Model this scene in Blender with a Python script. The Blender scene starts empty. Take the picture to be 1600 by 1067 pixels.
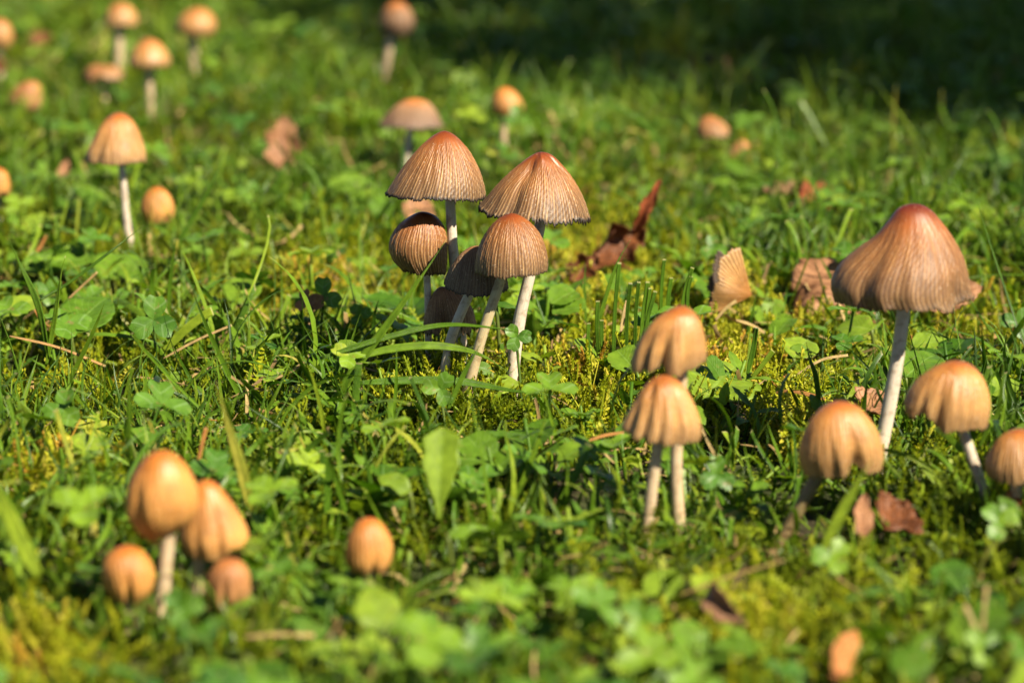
import bpy, math, random
import numpy as np
from mathutils import Vector, Matrix
R = math.radians
random.seed(7)
rng = np.random.default_rng(11)
SC = bpy.context.scene
COL = SC.collection

# ------------------------------------------------------------------ camera
PITCH, CAMH, LENS, SENS = 12.5, 0.240, 105.0, 36.0
W, H = 1600.0, 1067.0
cam_d = bpy.data.cameras.new('camera'); cam = bpy.data.objects.new('camera', cam_d); COL.objects.link(cam)
cam.location = (0, 0, CAMH); cam.rotation_euler = (R(90 - PITCH), 0, 0)
cam_d.lens = LENS; cam_d.sensor_width = SENS; cam_d.clip_start = 0.02; cam_d.clip_end = 500
cam_d.dof.use_dof = True; cam_d.dof.focus_distance = 1.035; cam_d.dof.aperture_fstop = 10.0
cam_d.dof.aperture_blades = 9
SC.camera = cam

# ------------------------------------------------------------------ sky, sun, exposure
SUN_EL, SUN_AZ = 43.0, 47.0      # azimuth: degrees to the right of straight behind the camera
world = bpy.data.worlds.new('World'); SC.world = world; world.use_nodes = True
wn = world.node_tree; bg = wn.nodes['Background']
sky = wn.nodes.new('ShaderNodeTexSky'); sky.sky_type = 'NISHITA'; sky.sun_disc = False
sky.air_density = 0.5; sky.dust_density = 0.2; sky.sun_elevation = R(SUN_EL); sky.sun_rotation = R(180 - SUN_AZ)
wn.links.new(sky.outputs[0], bg.inputs[0]); bg.inputs[1].default_value = 0.05
sdir = Vector((math.sin(R(SUN_AZ)) * math.cos(R(SUN_EL)), -math.cos(R(SUN_AZ)) * math.cos(R(SUN_EL)), math.sin(R(SUN_EL))))
sl = bpy.data.lights.new('sun', 'SUN'); so = bpy.data.objects.new('sun', sl); COL.objects.link(so)
sl.energy = 5.0; sl.angle = R(0.5); sl.color = (1.0, 0.91, 0.73)
so.rotation_euler = sdir.to_track_quat('Z', 'Y').to_euler(); so.location = (2, -2, 3)
vs = SC.view_settings; SC.display_settings.display_device = 'sRGB'
vs.view_transform = 'Standard'; vs.look = 'None'; vs.exposure = 1.36; vs.gamma = 1.0; vs.use_curve_mapping = False
SC.render.engine = 'CYCLES'
SC.cycles.max_bounces = 7; SC.cycles.diffuse_bounces = 3; SC.cycles.transmission_bounces = 4; SC.cycles.glossy_bounces = 2
SC.cycles.sample_clamp_indirect = 6.0

# ------------------------------------------------------------------ photo geometry helpers
SP, CP = math.sin(R(PITCH)), math.cos(R(PITCH))
FPX = LENS / SENS * W
def ray(px, py):
    u = (px - W / 2) / FPX; v = -(py - H / 2) / FPX
    return np.array([u, CP + v * SP, -SP + v * CP])
def ground(px, py, z=0.0):
    d = ray(px, py); t = (z - CAMH) / d[2]
    return np.array([d[0] * t, d[1] * t, z])
def onplane(px, py, Y):
    d = ray(px, py); t = Y / d[1]
    return np.array([d[0] * t, Y, CAMH + d[2] * t])
def depthY(dp): return ground(800, dp)[1]
def proj(x, y, z):
    zz = z - CAMH
    dep = y * CP - zz * SP; up = y * SP + zz * CP
    return W / 2 + FPX * x / dep, H / 2 - FPX * up / dep

def sink(x, y):                      # height of the soil below the nominal top of the moss
    return -0.011 + 0.0035 * np.sin(x * 17 + 1.3) * np.sin(y * 13 + .4) + 0.002 * np.sin(x * 41 + y * 23)

# ------------------------------------------------------------------ object helpers
def mesh_obj(name, verts, faces, mats, parent=None, smooth=True, uv=None, attrs=None, midx=None, link=True):
    me = bpy.data.meshes.new(name)
    me.from_pydata([tuple(v) for v in verts], [], [tuple(f) for f in faces])
    if not isinstance(mats, (list, tuple)): mats = [mats]
    for m in mats: me.materials.append(m)
    if midx is not None: me.polygons.foreach_set('material_index', np.asarray(midx, dtype=np.int32))
    if uv is not None:
        uvl = me.uv_layers.new(name='UVMap')
        li = np.empty(len(me.loops), dtype=np.int32); me.loops.foreach_get('vertex_index', li)
        uvl.data.foreach_set('uv', np.asarray(uv, dtype=np.float32)[li].ravel())
    if attrs:
        for k, v in attrs.items():
            a = me.attributes.new(k, 'FLOAT', 'POINT'); a.data.foreach_set('value', np.asarray(v, dtype=np.float32))
    if smooth: me.polygons.foreach_set('use_smooth', np.ones(len(me.polygons), dtype=bool))
    me.update()
    o = bpy.data.objects.new(name, me)
    if link: COL.objects.link(o)
    if parent is not None: o.parent = parent
    return o
def empty(name, loc, label, cat, group=None):
    o = bpy.data.objects.new(name, None); COL.objects.link(o); o.location = loc; o.empty_display_size = .01
    o['label'] = label; o['category'] = cat
    if group: o['group'] = group
    return o
def tag(o, label=None, cat=None, group=None, kind=None):
    if label: o['label'] = label
    if cat: o['category'] = cat
    if group: o['group'] = group
    if kind: o['kind'] = kind
    return o

# ------------------------------------------------------------------ materials
class NT:
    def __init__(s, name):
        s.m = bpy.data.materials.new(name); s.m.use_nodes = True; s.t = s.m.node_tree
        for n in list(s.t.nodes): s.t.nodes.remove(n)
        s.out = s.n('ShaderNodeOutputMaterial')
    def n(s, typ, **kw):
        x = s.t.nodes.new(typ)
        for k, v in kw.items(): setattr(x, k, v)
        return x
    def set(s, sock, v):
        if isinstance(v, bpy.types.NodeSocket): s.t.links.new(v, sock)
        elif v is not None:
            if isinstance(v, (tuple, list)) and len(v) == 3 and sock.type == 'RGBA': v = (*v, 1)
            sock.default_value = v
    def math(s, op, a, b=None, c=None, clamp=False):
        x = s.n('ShaderNodeMath', operation=op, use_clamp=clamp)
        for i, v in enumerate((a, b, c)):
            if v is not None: s.set(x.inputs[i], v)
        return x.outputs[0]
    def mix(s, f, a, b, mode='MIX'):
        x = s.n('ShaderNodeMix', data_type='RGBA', blend_type=mode)
        s.set(x.inputs[0], f); s.set(x.inputs[6], a); s.set(x.inputs[7], b)
        return x.outputs[2]
    def ramp(s, f, stops, interp='LINEAR'):
        x = s.n('ShaderNodeValToRGB'); s.set(x.inputs[0], f); cr = x.color_ramp; cr.interpolation = interp
        while len(cr.elements) < len(stops): cr.elements.new(0.5)
        for e, (p, c) in zip(cr.elements, stops): e.position = p; e.color = (*c, 1) if len(c) == 3 else c
        return x.outputs[0]
    def noise(s, vec, scale, detail=3, rough=.5, out=0):
        x = s.n('ShaderNodeTexNoise'); s.set(x.inputs['Vector'], vec)
        x.inputs['Scale'].default_value = scale; x.inputs['Detail'].default_value = detail; x.inputs['Roughness'].default_value = rough
        return x.outputs[out]
    def attr(s, name, typ='GEOMETRY', out='Fac'):
        return s.n('ShaderNodeAttribute', attribute_name=name, attribute_type=typ).outputs[out]
    def uv(s):
        u = s.n('ShaderNodeUVMap', uv_map='UVMap').outputs[0]
        x = s.n('ShaderNodeSeparateXYZ'); s.t.links.new(u, x.inputs[0]); return u, x.outputs[0], x.outputs[1]
    def vmul(s, v, sc):
        x = s.n('ShaderNodeVectorMath', operation='MULTIPLY'); s.set(x.inputs[0], v); x.inputs[1].default_value = sc; return x.outputs[0]
    def bump(s, h, strength, dist):
        x = s.n('ShaderNodeBump'); s.set(x.inputs['Height'], h); x.inputs['Strength'].default_value = strength; x.inputs['Distance'].default_value = dist
        return x.outputs[0]
    def finish(s, col, rough=.5, normal=None, spec=.5, trans=0.0, tcol=None, sss=0.0):
        b = s.n('ShaderNodeBsdfPrincipled'); s.set(b.inputs['Base Color'], col); s.set(b.inputs['Roughness'], rough)
        b.inputs['Specular IOR Level'].default_value = spec
        if normal is not None: s.set(b.inputs['Normal'], normal)
        if sss:
            b.inputs['Subsurface Weight'].default_value = sss; b.inputs['Subsurface Radius'].default_value = (1.0, .45, .2)
            b.inputs['Subsurface Scale'].default_value = .0022
        o = b.outputs[0]
        if trans:
            t = s.n('ShaderNodeBsdfTranslucent'); s.set(t.inputs[0], tcol if tcol is not None else col)
            if normal is not None: s.set(t.inputs['Normal'], normal)
            mx = s.n('ShaderNodeMixShader'); mx.inputs[0].default_value = trans
            s.t.links.new(o, mx.inputs[1]); s.t.links.new(t.outputs[0], mx.inputs[2]); o = mx.outputs[0]
        s.t.links.new(o, s.out.inputs[0]); return s.m

def objvec(s): return s.n('ShaderNodeTexCoord').outputs['Object']

def cap_material(name, stops, ridge, trough_dark, rough=.36, sss=.12, mottle=.4):
    s = NT(name); uvv, u, v = s.uv(); ob = objvec(s)
    base = s.ramp(v, stops)
    streak = s.noise(s.vmul(uvv, (240.0, 5.0, 1.0)), 1.0, 3, .6)
    big = s.noise(ob, 70.0, 3, .55)
    fine = s.noise(ob, 2600.0, 2, .6)
    rid = s.attr('ridge')
    fade = s.attr('fade')
    dark = s.mix(1.0, base, trough_dark, 'MULTIPLY')
    f = s.math('MULTIPLY', s.math('SUBTRACT', 1.0, rid), s.math('MULTIPLY', fade, .85))
    c = s.mix(f, base, dark)
    f2 = s.math('MULTIPLY', s.math('POWER', rid, 2.2), s.math('MULTIPLY', fade, .52))
    c = s.mix(f2, c, ridge)
    c = s.mix(.55, c, s.ramp(streak, [(0.3, (.55, .5, .45)), (.5, (.95, .95, .95)), (.72, (1.12, 1.12, 1.1))]), 'MULTIPLY')
    c = s.mix(mottle, c, s.ramp(big, [(0.35, (.45, .4, .34)), (.6, (1.15, 1.15, 1.15))]), 'MULTIPLY')
    c = s.mix(.5, c, s.ramp(fine, [(0.3, (.72, .7, .66)), (.7, (1.2, 1.2, 1.2))]), 'MULTIPLY')
    c = s.mix(1.0, c, (.84, .86, .84), 'MULTIPLY')
    sp1 = s.noise(ob, 520.0, 4, .7); c = s.mix(s.ramp(sp1, [(.62, (0, 0, 0)), (.70, (.6, .6, .6))]), c, (.10, .055, .03))
    sp2 = s.noise(ob, 1900.0, 2, .5); c = s.mix(s.ramp(sp2, [(.66, (0, 0, 0)), (.74, (.45, .45, .45))]), c, (.75, .62, .45))
    pat = s.noise(ob, 130.0, 3, .6); c = s.mix(s.ramp(pat, [(.52, (0, 0, 0)), (.70, (.5, .5, .5))]), c, s.mix(1.0, c, (.55, .52, .52), 'MULTIPLY'))
    ink = s.attr('ink')
    c = s.mix(ink, c, (.012, .009, .007))
    h = s.math('ADD', s.math('MULTIPLY', fine, .5), s.math('MULTIPLY', streak, .6))
    rr = s.math('ADD', rough, s.math('MULTIPLY', fade, .16))
    return s.finish(c, rr, s.bump(h, .3, .0003), .42, sss=sss)

M = {}
M['cap_mature'] = cap_material('mature cap skin', [(0, (.16, .028, .006)), (.14, (.25, .055, .010)), (.30, (.34, .105, .020)), (.5, (.39, .155, .040)), (.78, (.30, .150, .058)), (1, (.19, .115, .058))],
                               (.74, .46, .20), (.46, .40, .36))
M['cap_young'] = cap_material('young cap skin', [(0, (.46, .12, .016)), (.2, (.58, .20, .032)), (.45, (.66, .29, .068)), (.8, (.66, .33, .095)), (1, (.50, .28, .11))],
                              (.72, .36, .11), (.80, .72, .62), rough=.40, sss=.08, mottle=.6)
M['cap_lobed'] = cap_material('pale lobed cap skin', [(0, (.27, .070, .016)), (.16, (.40, .125, .026)), (.36, (.62, .27, .070)), (.7, (.62, .33, .115)), (1, (.40, .25, .12))],
                              (.68, .40, .16), (.62, .54, .45), rough=.30, sss=.15, mottle=.45)
M['cap_big'] = cap_material('large cap skin', [(0, (.11, .014, .006)), (.12, (.17, .028, .009)), (.26, (.34, .10, .024)), (.5, (.40, .165, .048)), (.8, (.31, .155, .064)), (1, (.21, .125, .062))],
                            (.60, .34, .14), (.48, .42, .36), rough=.40, mottle=.55)
M['cap_grey'] = cap_material('greying cap skin', [(0, (.55, .13, .014)), (.22, (.52, .18, .035)), (.5, (.38, .20, .09)), (1, (.20, .12, .08))],
                             (.5, .36, .25), (.55, .5, .5), rough=.5)
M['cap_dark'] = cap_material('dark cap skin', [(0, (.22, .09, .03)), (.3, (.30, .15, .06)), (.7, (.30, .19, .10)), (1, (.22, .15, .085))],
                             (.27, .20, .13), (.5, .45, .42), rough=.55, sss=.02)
M['cap_rotten'] = cap_material('decayed cap skin', [(0, (.22, .08, .03)), (.3, (.38, .18, .07)), (.7, (.50, .30, .15)), (1, (.52, .34, .17))],
                               (.5, .34, .18), (.5, .42, .36), rough=.6, sss=.02, mottle=.9)
M['cap_rust'] = cap_material('rusty cap skin', [(0, (.40, .12, .028)), (.4, (.56, .24, .07)), (.8, (.48, .26, .10)), (1, (.16, .08, .035))],
                             (.62, .33, .14), (.6, .5, .45), rough=.45, mottle=.8)

def gill_mat():
    s = NT('gills'); uvv, u, v = s.uv()
    n = s.noise(s.vmul(uvv, (300., 6., 1.)), 1.0, 3)
    return s.finish(s.ramp(n, [(.3, (.035, .022, .015)), (.7, (.15, .10, .07))]), .8)
M['gills'] = gill_mat()
def stem_mat(name, top, low, mott):
    s = NT(name); uvv, u, v = s.uv(); ob = objvec(s)
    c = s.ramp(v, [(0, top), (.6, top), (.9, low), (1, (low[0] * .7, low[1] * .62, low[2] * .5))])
    fib = s.noise(s.vmul(uvv, (70., 5., 1.)), 1.0, 4, .6)
    sp = s.noise(ob, 420., 4, .6)
    c = s.mix(.6, c, s.ramp(fib, [(.25, (.66, .6, .52)), (.6, (1.05, 1.05, 1.05))]), 'MULTIPLY')
    c = s.mix(mott, c, s.ramp(sp, [(.36, (.42, .3, .2)), (.5, (1, 1, 1))]), 'MULTIPLY')
    return s.finish(c, .5, s.bump(fib, .35, .0003), .4, sss=.25)
M['stem'] = stem_mat('pale stem', (.50, .43, .34), (.60, .50, .37), .5)
M['stem_olive'] = stem_mat('olive stem', (.42, .34, .19), (.46, .33, .20), .6)
M['stem_dark'] = stem_mat('shade-toned olive stem', (.16, .12, .05), (.22, .14, .07), .6)  # olive stem with the shade under its cap put into the colour
M['stem_buff'] = stem_mat('buff stem', (.46, .35, .22), (.50, .37, .22), .5)

def leaf_mat(name, ramp_cols, veins='pinnate', trans=.35, rough=.42, vein_str=.35, spots=0.0, spec=.22, attr_tint='tint', tmul=(1.3, 1.5, .45)):
    """tint (0..1, per piece) picks the colour; veins follow the leaf's own UVs."""
    s = NT(name); uvv, u, v = s.uv(); ob = objvec(s)
    ti = s.attr(attr_tint, 'INSTANCER')
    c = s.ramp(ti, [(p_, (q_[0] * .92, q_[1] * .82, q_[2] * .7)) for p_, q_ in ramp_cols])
    au = s.math('ABSOLUTE', s.math('SUBTRACT', u, .5))
    if veins == 'pinnate':
        w = s.math('SINE', s.math('MULTIPLY', s.math('SUBTRACT', v, s.math('MULTIPLY', au, .8)), 52.0))
        vein = s.math('POWER', s.math('MAXIMUM', w, 0.0), 14.0)
        mid = s.math('LESS_THAN', au, .022)
        vm = s.math('MAXIMUM', s.math('MULTIPLY', vein, .7), mid)
    elif veins == 'blade':
        w = s.math('SINE', s.math('MULTIPLY', u, 60.0)); vm = s.math('MULTIPLY', s.math('ADD', w, 1.0), .5)
    else:
        vm = s.math('LESS_THAN', au, .018)
    pale = s.mix(.5, c, (.28, .42, .12))
    c = s.mix(s.math('MULTIPLY', vm, vein_str), c, pale)
    n = s.noise(ob, 260., 4, .6)
    c = s.mix(.7, c, s.ramp(n, [(.3, (.55, .6, .5)), (.65, (1.3, 1.25, 1.15))]), 'MULTIPLY')
    if name == 'clover leaflet':
        q = s.math('SUBTRACT', v, s.math('MULTIPLY', au, .7)); band = s.math('LESS_THAN', s.math('ABSOLUTE', s.math('SUBTRACT', q, .42)), .05)
        c = s.mix(s.math('MULTIPLY', band, .16), c, (.32, .44, .22))
    if veins == 'blade':
        # browned tip where the mower cut
        c = s.mix(s.math('MULTIPLY', s.math('GREATER_THAN', v, .982), .6), c, (.40, .34, .15))
        n3 = s.noise(s.vmul(uvv, (1.0, 5.0, 1.0)), 3.0, 2)
        c = s.mix(s.math('MULTIPLY', s.ramp(n3, [(.62, (0, 0, 0)), (.72, (1, 1, 1))]), .18), c, (.33, .25, .07))
    if spots:
        n2 = s.noise(ob, 330., 3, .7)
        c = s.mix(s.ramp(n2, [(.60, (0, 0, 0)), (.68, (spots, spots, spots))]), c, (.22, .13, .05))
    h = s.math('ADD', n, s.math('MULTIPLY', vm, -.6))
    return s.finish(c, rough, s.bump(h, .5, .0004), spec, trans, s.mix(1.0, c, tmul, 'MULTIPLY'))

G1 = [(0, (.030, .090, .004)), (.3, (.065, .165, .006)), (.6, (.13, .25, .010)), (.85, (.23, .34, .022)), (1, (.34, .33, .06))]
M['grass'] = leaf_mat('grass blade', G1, 'blade', .24, .30, .25, spec=.28)
M['clover'] = leaf_mat('clover leaflet', [(0, (.040, .135, .014)), (.5, (.10, .23, .018)), (.85, (.20, .34, .022)), (1, (.30, .36, .04))], 'pinnate', .25, .42, .3, spec=.3, spots=.5)
M['broad'] = leaf_mat('broad leaf', [(0, (.045, .13, .010)), (.5, (.11, .23, .018)), (1, (.24, .36, .035))], 'pinnate', .28, .42, .45, spots=.35)
M['dandelion'] = leaf_mat('dandelion leaf', [(0, (.10, .24, .016)), (1, (.24, .38, .035))], 'pinnate', .42, .38, .5)
M['moss'] = leaf_mat('moss leaf', [(0, (.08, .14, .004)), (.35, (.19, .27, .008)), (.65, (.34, .40, .014)), (.88, (.52, .54, .06)), (1, (.55, .36, .06))], 'none', .30, .5, 0.0, spec=.25, tmul=(1.2, 1.3, .4))
M['red'] = leaf_mat('reddened leaflet', [(0, (.20, .12, .06)), (1, (.36, .17, .10))], 'pinnate', .2, .55, .3, spots=.6)
M['stalk'] = leaf_mat('green stalk', [(0, (.045, .12, .02)), (1, (.15, .20, .05))], 'none', .2, .45, 0)
M['straw'] = leaf_mat('dry straw', [(0, (.20, .13, .06)), (.5, (.42, .30, .14)), (.8, (.56, .44, .24)), (1, (.46, .20, .06))], 'blade', .25, .6, .2, spec=.3, tmul=(1, .9, .6))
def dead_mat(name, a, b):
    s = NT(name); uvv, u, v = s.uv(); ob = objvec(s)
    n = s.noise(ob, 160., 5, .65); c = s.ramp(n, [(.3, a), (.65, b)])
    au = s.math('ABSOLUTE', s.math('SUBTRACT', u, .5))
    w = s.math('SINE', s.math('MULTIPLY', s.math('SUBTRACT', v, s.math('MULTIPLY', au, .9)), 44.0))
    vein = s.math('MAXIMUM', s.math('POWER', s.math('MAXIMUM', w, 0.0), 8.0), s.math('LESS_THAN', au, .02))
    c = s.mix(s.math('MULTIPLY', vein, .4), c, (a[0] * .5, a[1] * .45, a[2] * .4))
    n2 = s.noise(ob, 800., 3, .6)
    c = s.mix(.5, c, s.ramp(n2, [(.3, (.6, .58, .55)), (.7, (1.2, 1.2, 1.2))]), 'MULTIPLY')
    return s.finish(c, .6, s.bump(s.math('ADD', n, vein), .7, .0006), .35, .22, s.mix(1.0, c, (1.3, .8, .5), 'MULTIPLY'))
M['dead_tan'] = dead_mat('dead leaf tan', (.22, .095, .04), (.38, .19, .09))
M['dead_orange'] = dead_mat('dead leaf orange', (.34, .12, .035), (.54, .23, .07))
M['dead_red'] = dead_mat('dead leaf dark red', (.09, .028, .009), (.21, .070, .020))
M['dead_rust'] = dead_mat('dead leaf rust', (.20, .045, .016), (.42, .11, .035))
M['dead_brown'] = dead_mat('dead leaf brown', (.20, .10, .05), (.42, .22, .12))
def soil():
    s = NT('soil and moss floor'); ob = objvec(s)
    a = s.noise(ob, 90., 6, .7); b = s.noise(ob, 9., 4, .6); c0 = s.noise(ob, 700., 3, .6)
    c = s.ramp(a, [(.3, (.012, .009, .006)), (.5, (.04, .028, .014)), (.7, (.055, .065, .014))])
    c = s.mix(s.ramp(b, [(.45, (0, 0, 0)), (.6, (.6, .6, .6))]), c, (.04, .07, .012))
    c = s.mix(.6, c, s.ramp(c0, [(.3, (.5, .5, .5)), (.7, (1.5, 1.5, 1.5))]), 'MULTIPLY')
    return s.finish(c, .9, s.bump(s.math('ADD', a, c0), .8, .003), .2)
M['soil'] = soil()
def bark():
    s = NT('bark'); ob = objvec(s); n = s.noise(s.vmul(ob, (9., 9., 2.)), 1.5, 5, .6)
    return s.finish(s.ramp(n, [(.3, (.05, .035, .025)), (.7, (.16, .12, .09))]), .9, s.bump(n, 1., .03), .2)
M['bark'] = bark()
def drop():
    s = NT('water drop'); b = s.n('ShaderNodeBsdfPrincipled'); b.inputs['Base Color'].default_value = (1, 1, 1, 1)
    b.inputs['Roughness'].default_value = .02; b.inputs['Transmission Weight'].default_value = 1; b.inputs['IOR'].default_value = 1.33
    s.t.links.new(b.outputs[0], s.out.inputs[0]); return s.m
M['water'] = drop()

# ------------------------------------------------------------------ the ground: one sheet to the horizon
def ground_sheet():
    xs = np.concatenate([[-60, -20, -8, -4, -2], np.linspace(-1.2, 1.2, 170), [2, 4, 8, 20, 60]])
    ys = np.concatenate([[-60, -20, -6, -2, -.5, 0, .3], np.linspace(.5, 3.0, 190), [3.5, 5, 8, 15, 30, 100]])
    X, Y = np.meshgrid(xs, ys); Z = sink(X, Y)
    Z = Z + .0015 * np.sin(X * 160 + 3 * np.sin(Y * 90)) * np.sin(Y * 140)
    v = np.stack([X.ravel(), Y.ravel(), Z.ravel()], 1); nx = len(xs)
    i = np.arange(len(ys) - 1)[:, None] * nx + np.arange(nx - 1)[None]
    f = np.stack([i, i + 1, i + nx + 1, i + nx], -1).reshape(-1, 4)
    o = mesh_obj('ground', v, f, M['soil']); tag(o, 'dark mossy soil under the grass', kind='structure')
ground_sheet()

# ------------------------------------------------------------------ curves
def catmull(P, n, first=None, last=None):
    P = [np.asarray(p, float) for p in P]
    a = first if first is not None else 2 * P[0] - P[1]
    b = last if last is not None else 2 * P[-1] - P[-2]
    Q = [np.asarray(a, float)] + P + [np.asarray(b, float)]
    out = []; m = len(P) - 1
    for k in range(n):
        t = k / (n - 1) * m; i = min(int(t), m - 1); f = t - i
        p0, p1, p2, p3 = Q[i], Q[i + 1], Q[i + 2], Q[i + 3]
        out.append(.5 * ((2 * p1) + (-p0 + p2) * f + (2 * p0 - 5 * p1 + 4 * p2 - p3) * f * f + (-p0 + 3 * p1 - 3 * p2 + p3) * f ** 3))
    return np.array(out)
def resample(P, n):
    d = np.r_[0, np.cumsum(np.linalg.norm(np.diff(P, axis=0), axis=1))]
    t = np.linspace(0, d[-1], n)
    return np.stack([np.interp(t, d, P[:, k]) for k in range(P.shape[1])], 1)
def smooth(x, a, b):
    t = np.clip((x - a) / (b - a), 0, 1); return t * t * (3 - 2 * t)
def angd(a, b): return (a - b + math.pi) % (2 * math.pi) - math.pi

def tube(path, radii, ns=16, ripple=0.0, seed=0):
    path = np.asarray(path, float); n = len(path)
    T = np.gradient(path, axis=0); T /= np.linalg.norm(T, axis=1)[:, None] + 1e-12
    up = np.array([0., 1., 0.]) if abs(T[0][1]) < .9 else np.array([1., 0, 0])
    V = []; UV = []; r0 = np.random.default_rng(seed); ph = r0.uniform(0, 6.28, 6)
    for i in range(n):
        s = np.cross(T[i], up); s /= np.linalg.norm(s); b = np.cross(s, T[i])
        for j in range(ns):
            a = 2 * math.pi * j / ns
            r = radii[i] * (1 + ripple * 1.8 * (math.sin(3 * a + ph[0] + i * .13) + .6 * math.sin(7 * a + ph[1] + i * .05) + .8 * math.sin(i * .55 + ph[2]) + .5 * math.sin(2 * a + i * .3 + ph[3])))
            V.append(path[i] + r * (math.cos(a) * s + math.sin(a) * b)); UV.append((j / ns, i / (n - 1)))
    F = [(i * ns + j, i * ns + (j + 1) % ns, (i + 1) * ns + (j + 1) % ns, (i + 1) * ns + j) for i in range(n - 1) for j in range(ns)]
    F.append(tuple(range(ns - 1, -1, -1))); F.append(tuple((n - 1) * ns + j for j in range(ns)))
    return np.array(V), F, UV

# ------------------------------------------------------------------ mushrooms
def zc(ox, oy, s, pts): return [(ox + x / s, oy + y / s) for x, y in pts]
CAPS = []; BUDS = []
MUSH = []          # (x, y, base px, width) used to thin the grass in front of stems
def mushroom(label, dp, z, apex, left, right, stem=None, sw=(12, 14), mat='cap_mature', smat='stem', ribs=74, amp=.0005, res='hi',
             lobes=(), notches=(), ink=.5, lift=0.0, depth=1.0, lean=0.0, seed=1, rstart=.15, wave=.010, group=None, gills=True, name='mushroom', tear=1.0, dent=0.0, cat='mushroom', show=True, dents=()):
    r0 = np.random.default_rng(seed)
    Y = depthY(dp)
    ap = zc(*z, [apex])[0]; L = zc(*z, left); Rr = zc(*z, right)
    def pw(P): return [onplane(px, py, Y)[[0, 2]] for px, py in P]
    A = pw([ap])[0]; PL = pw(L); PR = pw(Rr)
    n = {'hi': 62, 'mid': 44, 'low': 26}[res]
    nf = {'hi': ribs * 8, 'mid': ribs * 6, 'low': 120}[res]
    CL = resample(catmull([A] + PL, 160, first=PR[0]), n); CR = resample(catmull([A] + PR, 160, first=PL[0]), n)
    t = np.linspace(0, 1, n)
    cx = (CL[:, 0] + CR[:, 0]) / 2; rx = np.maximum((CR[:, 0] - CL[:, 0]) / 2, 0); rx[0] = 0
    ph = np.linspace(0, 2 * math.pi, nf, endpoint=False)
    Tt, Ph = np.meshgrid(t, ph, indexing='ij')
    w = (1 + np.cos(Ph)) / 2
    Z = CL[:, 1][:, None] * (1 - w) + CR[:, 1][:, None] * w
    Rm = rx.max(); zr = A[1] - Z
    p = r0.uniform(0, 6.28, 12)
    # broad irregularity, folds and lobes
    k = 1 + smooth(Tt, .1, 1) * wave * (np.sin(3 * Ph + p[0] + 2 * Tt) + .9 * np.sin(5 * Ph + p[1]) + .8 * np.sin(8 * Ph + p[2] + Tt * 3) + .5 * np.sin(13 * Ph + p[3]))
    for (d, wd, dep, t0) in lobes:
        g = np.exp(-(angd(Ph, R(d)) / R(wd)) ** 2); k = k * (1 - dep * g * smooth(Tt, t0, 1.0))
    rr = rx[:, None] * k
    # ribs
    jit = .55 * np.sin(4 * Ph + p[4]) + .4 * np.sin(9 * Ph + p[5]) + .35 * np.sin(17 * Ph + p[6]) + .16 * np.sin(Tt * 9 + 5 * Ph + p[7]) + .3 * np.sin(31 * Ph + p[9])
    th = ribs * Ph + jit * 1.3 + .35 * np.sin(53 * Ph + p[0]) + .08 * np.sin(Tt * 25 + 13 * Ph)
    fadev = smooth(Tt + .05 * np.sin(7 * Ph + p[8]) + .03 * np.sin(23 * Ph + p[3]), rstart, rstart + .24)
    rid = (.5 + .5 * np.cos(th)) ** 1.9
    strength = .62 + .38 * np.sin(11 * Ph + p[9] + 2.2 * Tt) * np.sin(29 * Ph + p[5] - 6 * Tt)
    rid = rid * (.72 + .28 * np.sin(17 * Ph + 9 * Tt + p[2]) * np.sin(37 * Ph - 5 * Tt + p[7]))
    env = np.minimum(1, rr / (Rm * .45 + 1e-9))
    disp = amp * fadev * strength * env * (rid - .4)
    # little pimples and dents
    disp = disp + .00012 * np.sin(Ph * 37 + Tt * 31 + p[0]) * np.sin(Tt * 43 + 11 * Ph) * smooth(Tt, .1, .4)
    for (d, wd, tc, wt, dep) in dents:
        disp = disp - dep * Rm * np.exp(-(angd(Ph, R(d)) / R(wd)) ** 2 - ((Tt - tc) / wt) ** 2)
    disp = disp - dent * Rm * np.exp(-((angd(Ph, R(-100)) / .5) ** 2 + ((Tt - .55) / .22) ** 2))
    # rim: ragged, waved, curled a little
    rag = (r0.normal(0, 1, nf)); rag = (rag + np.roll(rag, 1) + .8 * np.roll(rag, 2)) / 1.7
    waver = np.sin(2 * ph + p[2]) * .6 + np.sin(5 * ph + p[10]) * .5 + np.sin(9 * ph + p[11]) * .35 + np.sin(15 * ph + p[1]) * .2
    edge = smooth(Tt, .93, 1.0)
    dz = edge * (.00028 * tear * rag[None] + .0) + smooth(Tt, .6, 1) * Rm * .022 * waver[None]
    dz = dz + smooth(Tt, .45, 1.0) * lift * Rm * (-np.sin(Ph))
    for (d, wd, up) in notches:
        dz = dz + up * Rm * np.exp(-(angd(Ph, R(d)) / R(wd)) ** 2) * smooth(Tt, .55, 1.0) ** 1.5
    X = cx[:, None] + (rr + disp) * np.cos(Ph)
    Yy = Y + (rr + disp) * depth * np.sin(Ph) + lean * zr
    Zz = Z + dz + disp * .25
    inkv = smooth(Tt, 1 - .045 * (1 + .35 * waver[None]) * (ink > 0), 1.0) * ink
    inkv = np.clip(inkv * 1.6, 0, ink)
    if ink > 0.6: inkv = np.maximum(inkv, smooth(Tt, .965 + .01 * waver[None], .985) * ink)
    outer = np.stack([X, Yy, Zz], -1)
    # inner shell
    ni = 8; thick = .0011
    inner = []
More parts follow.
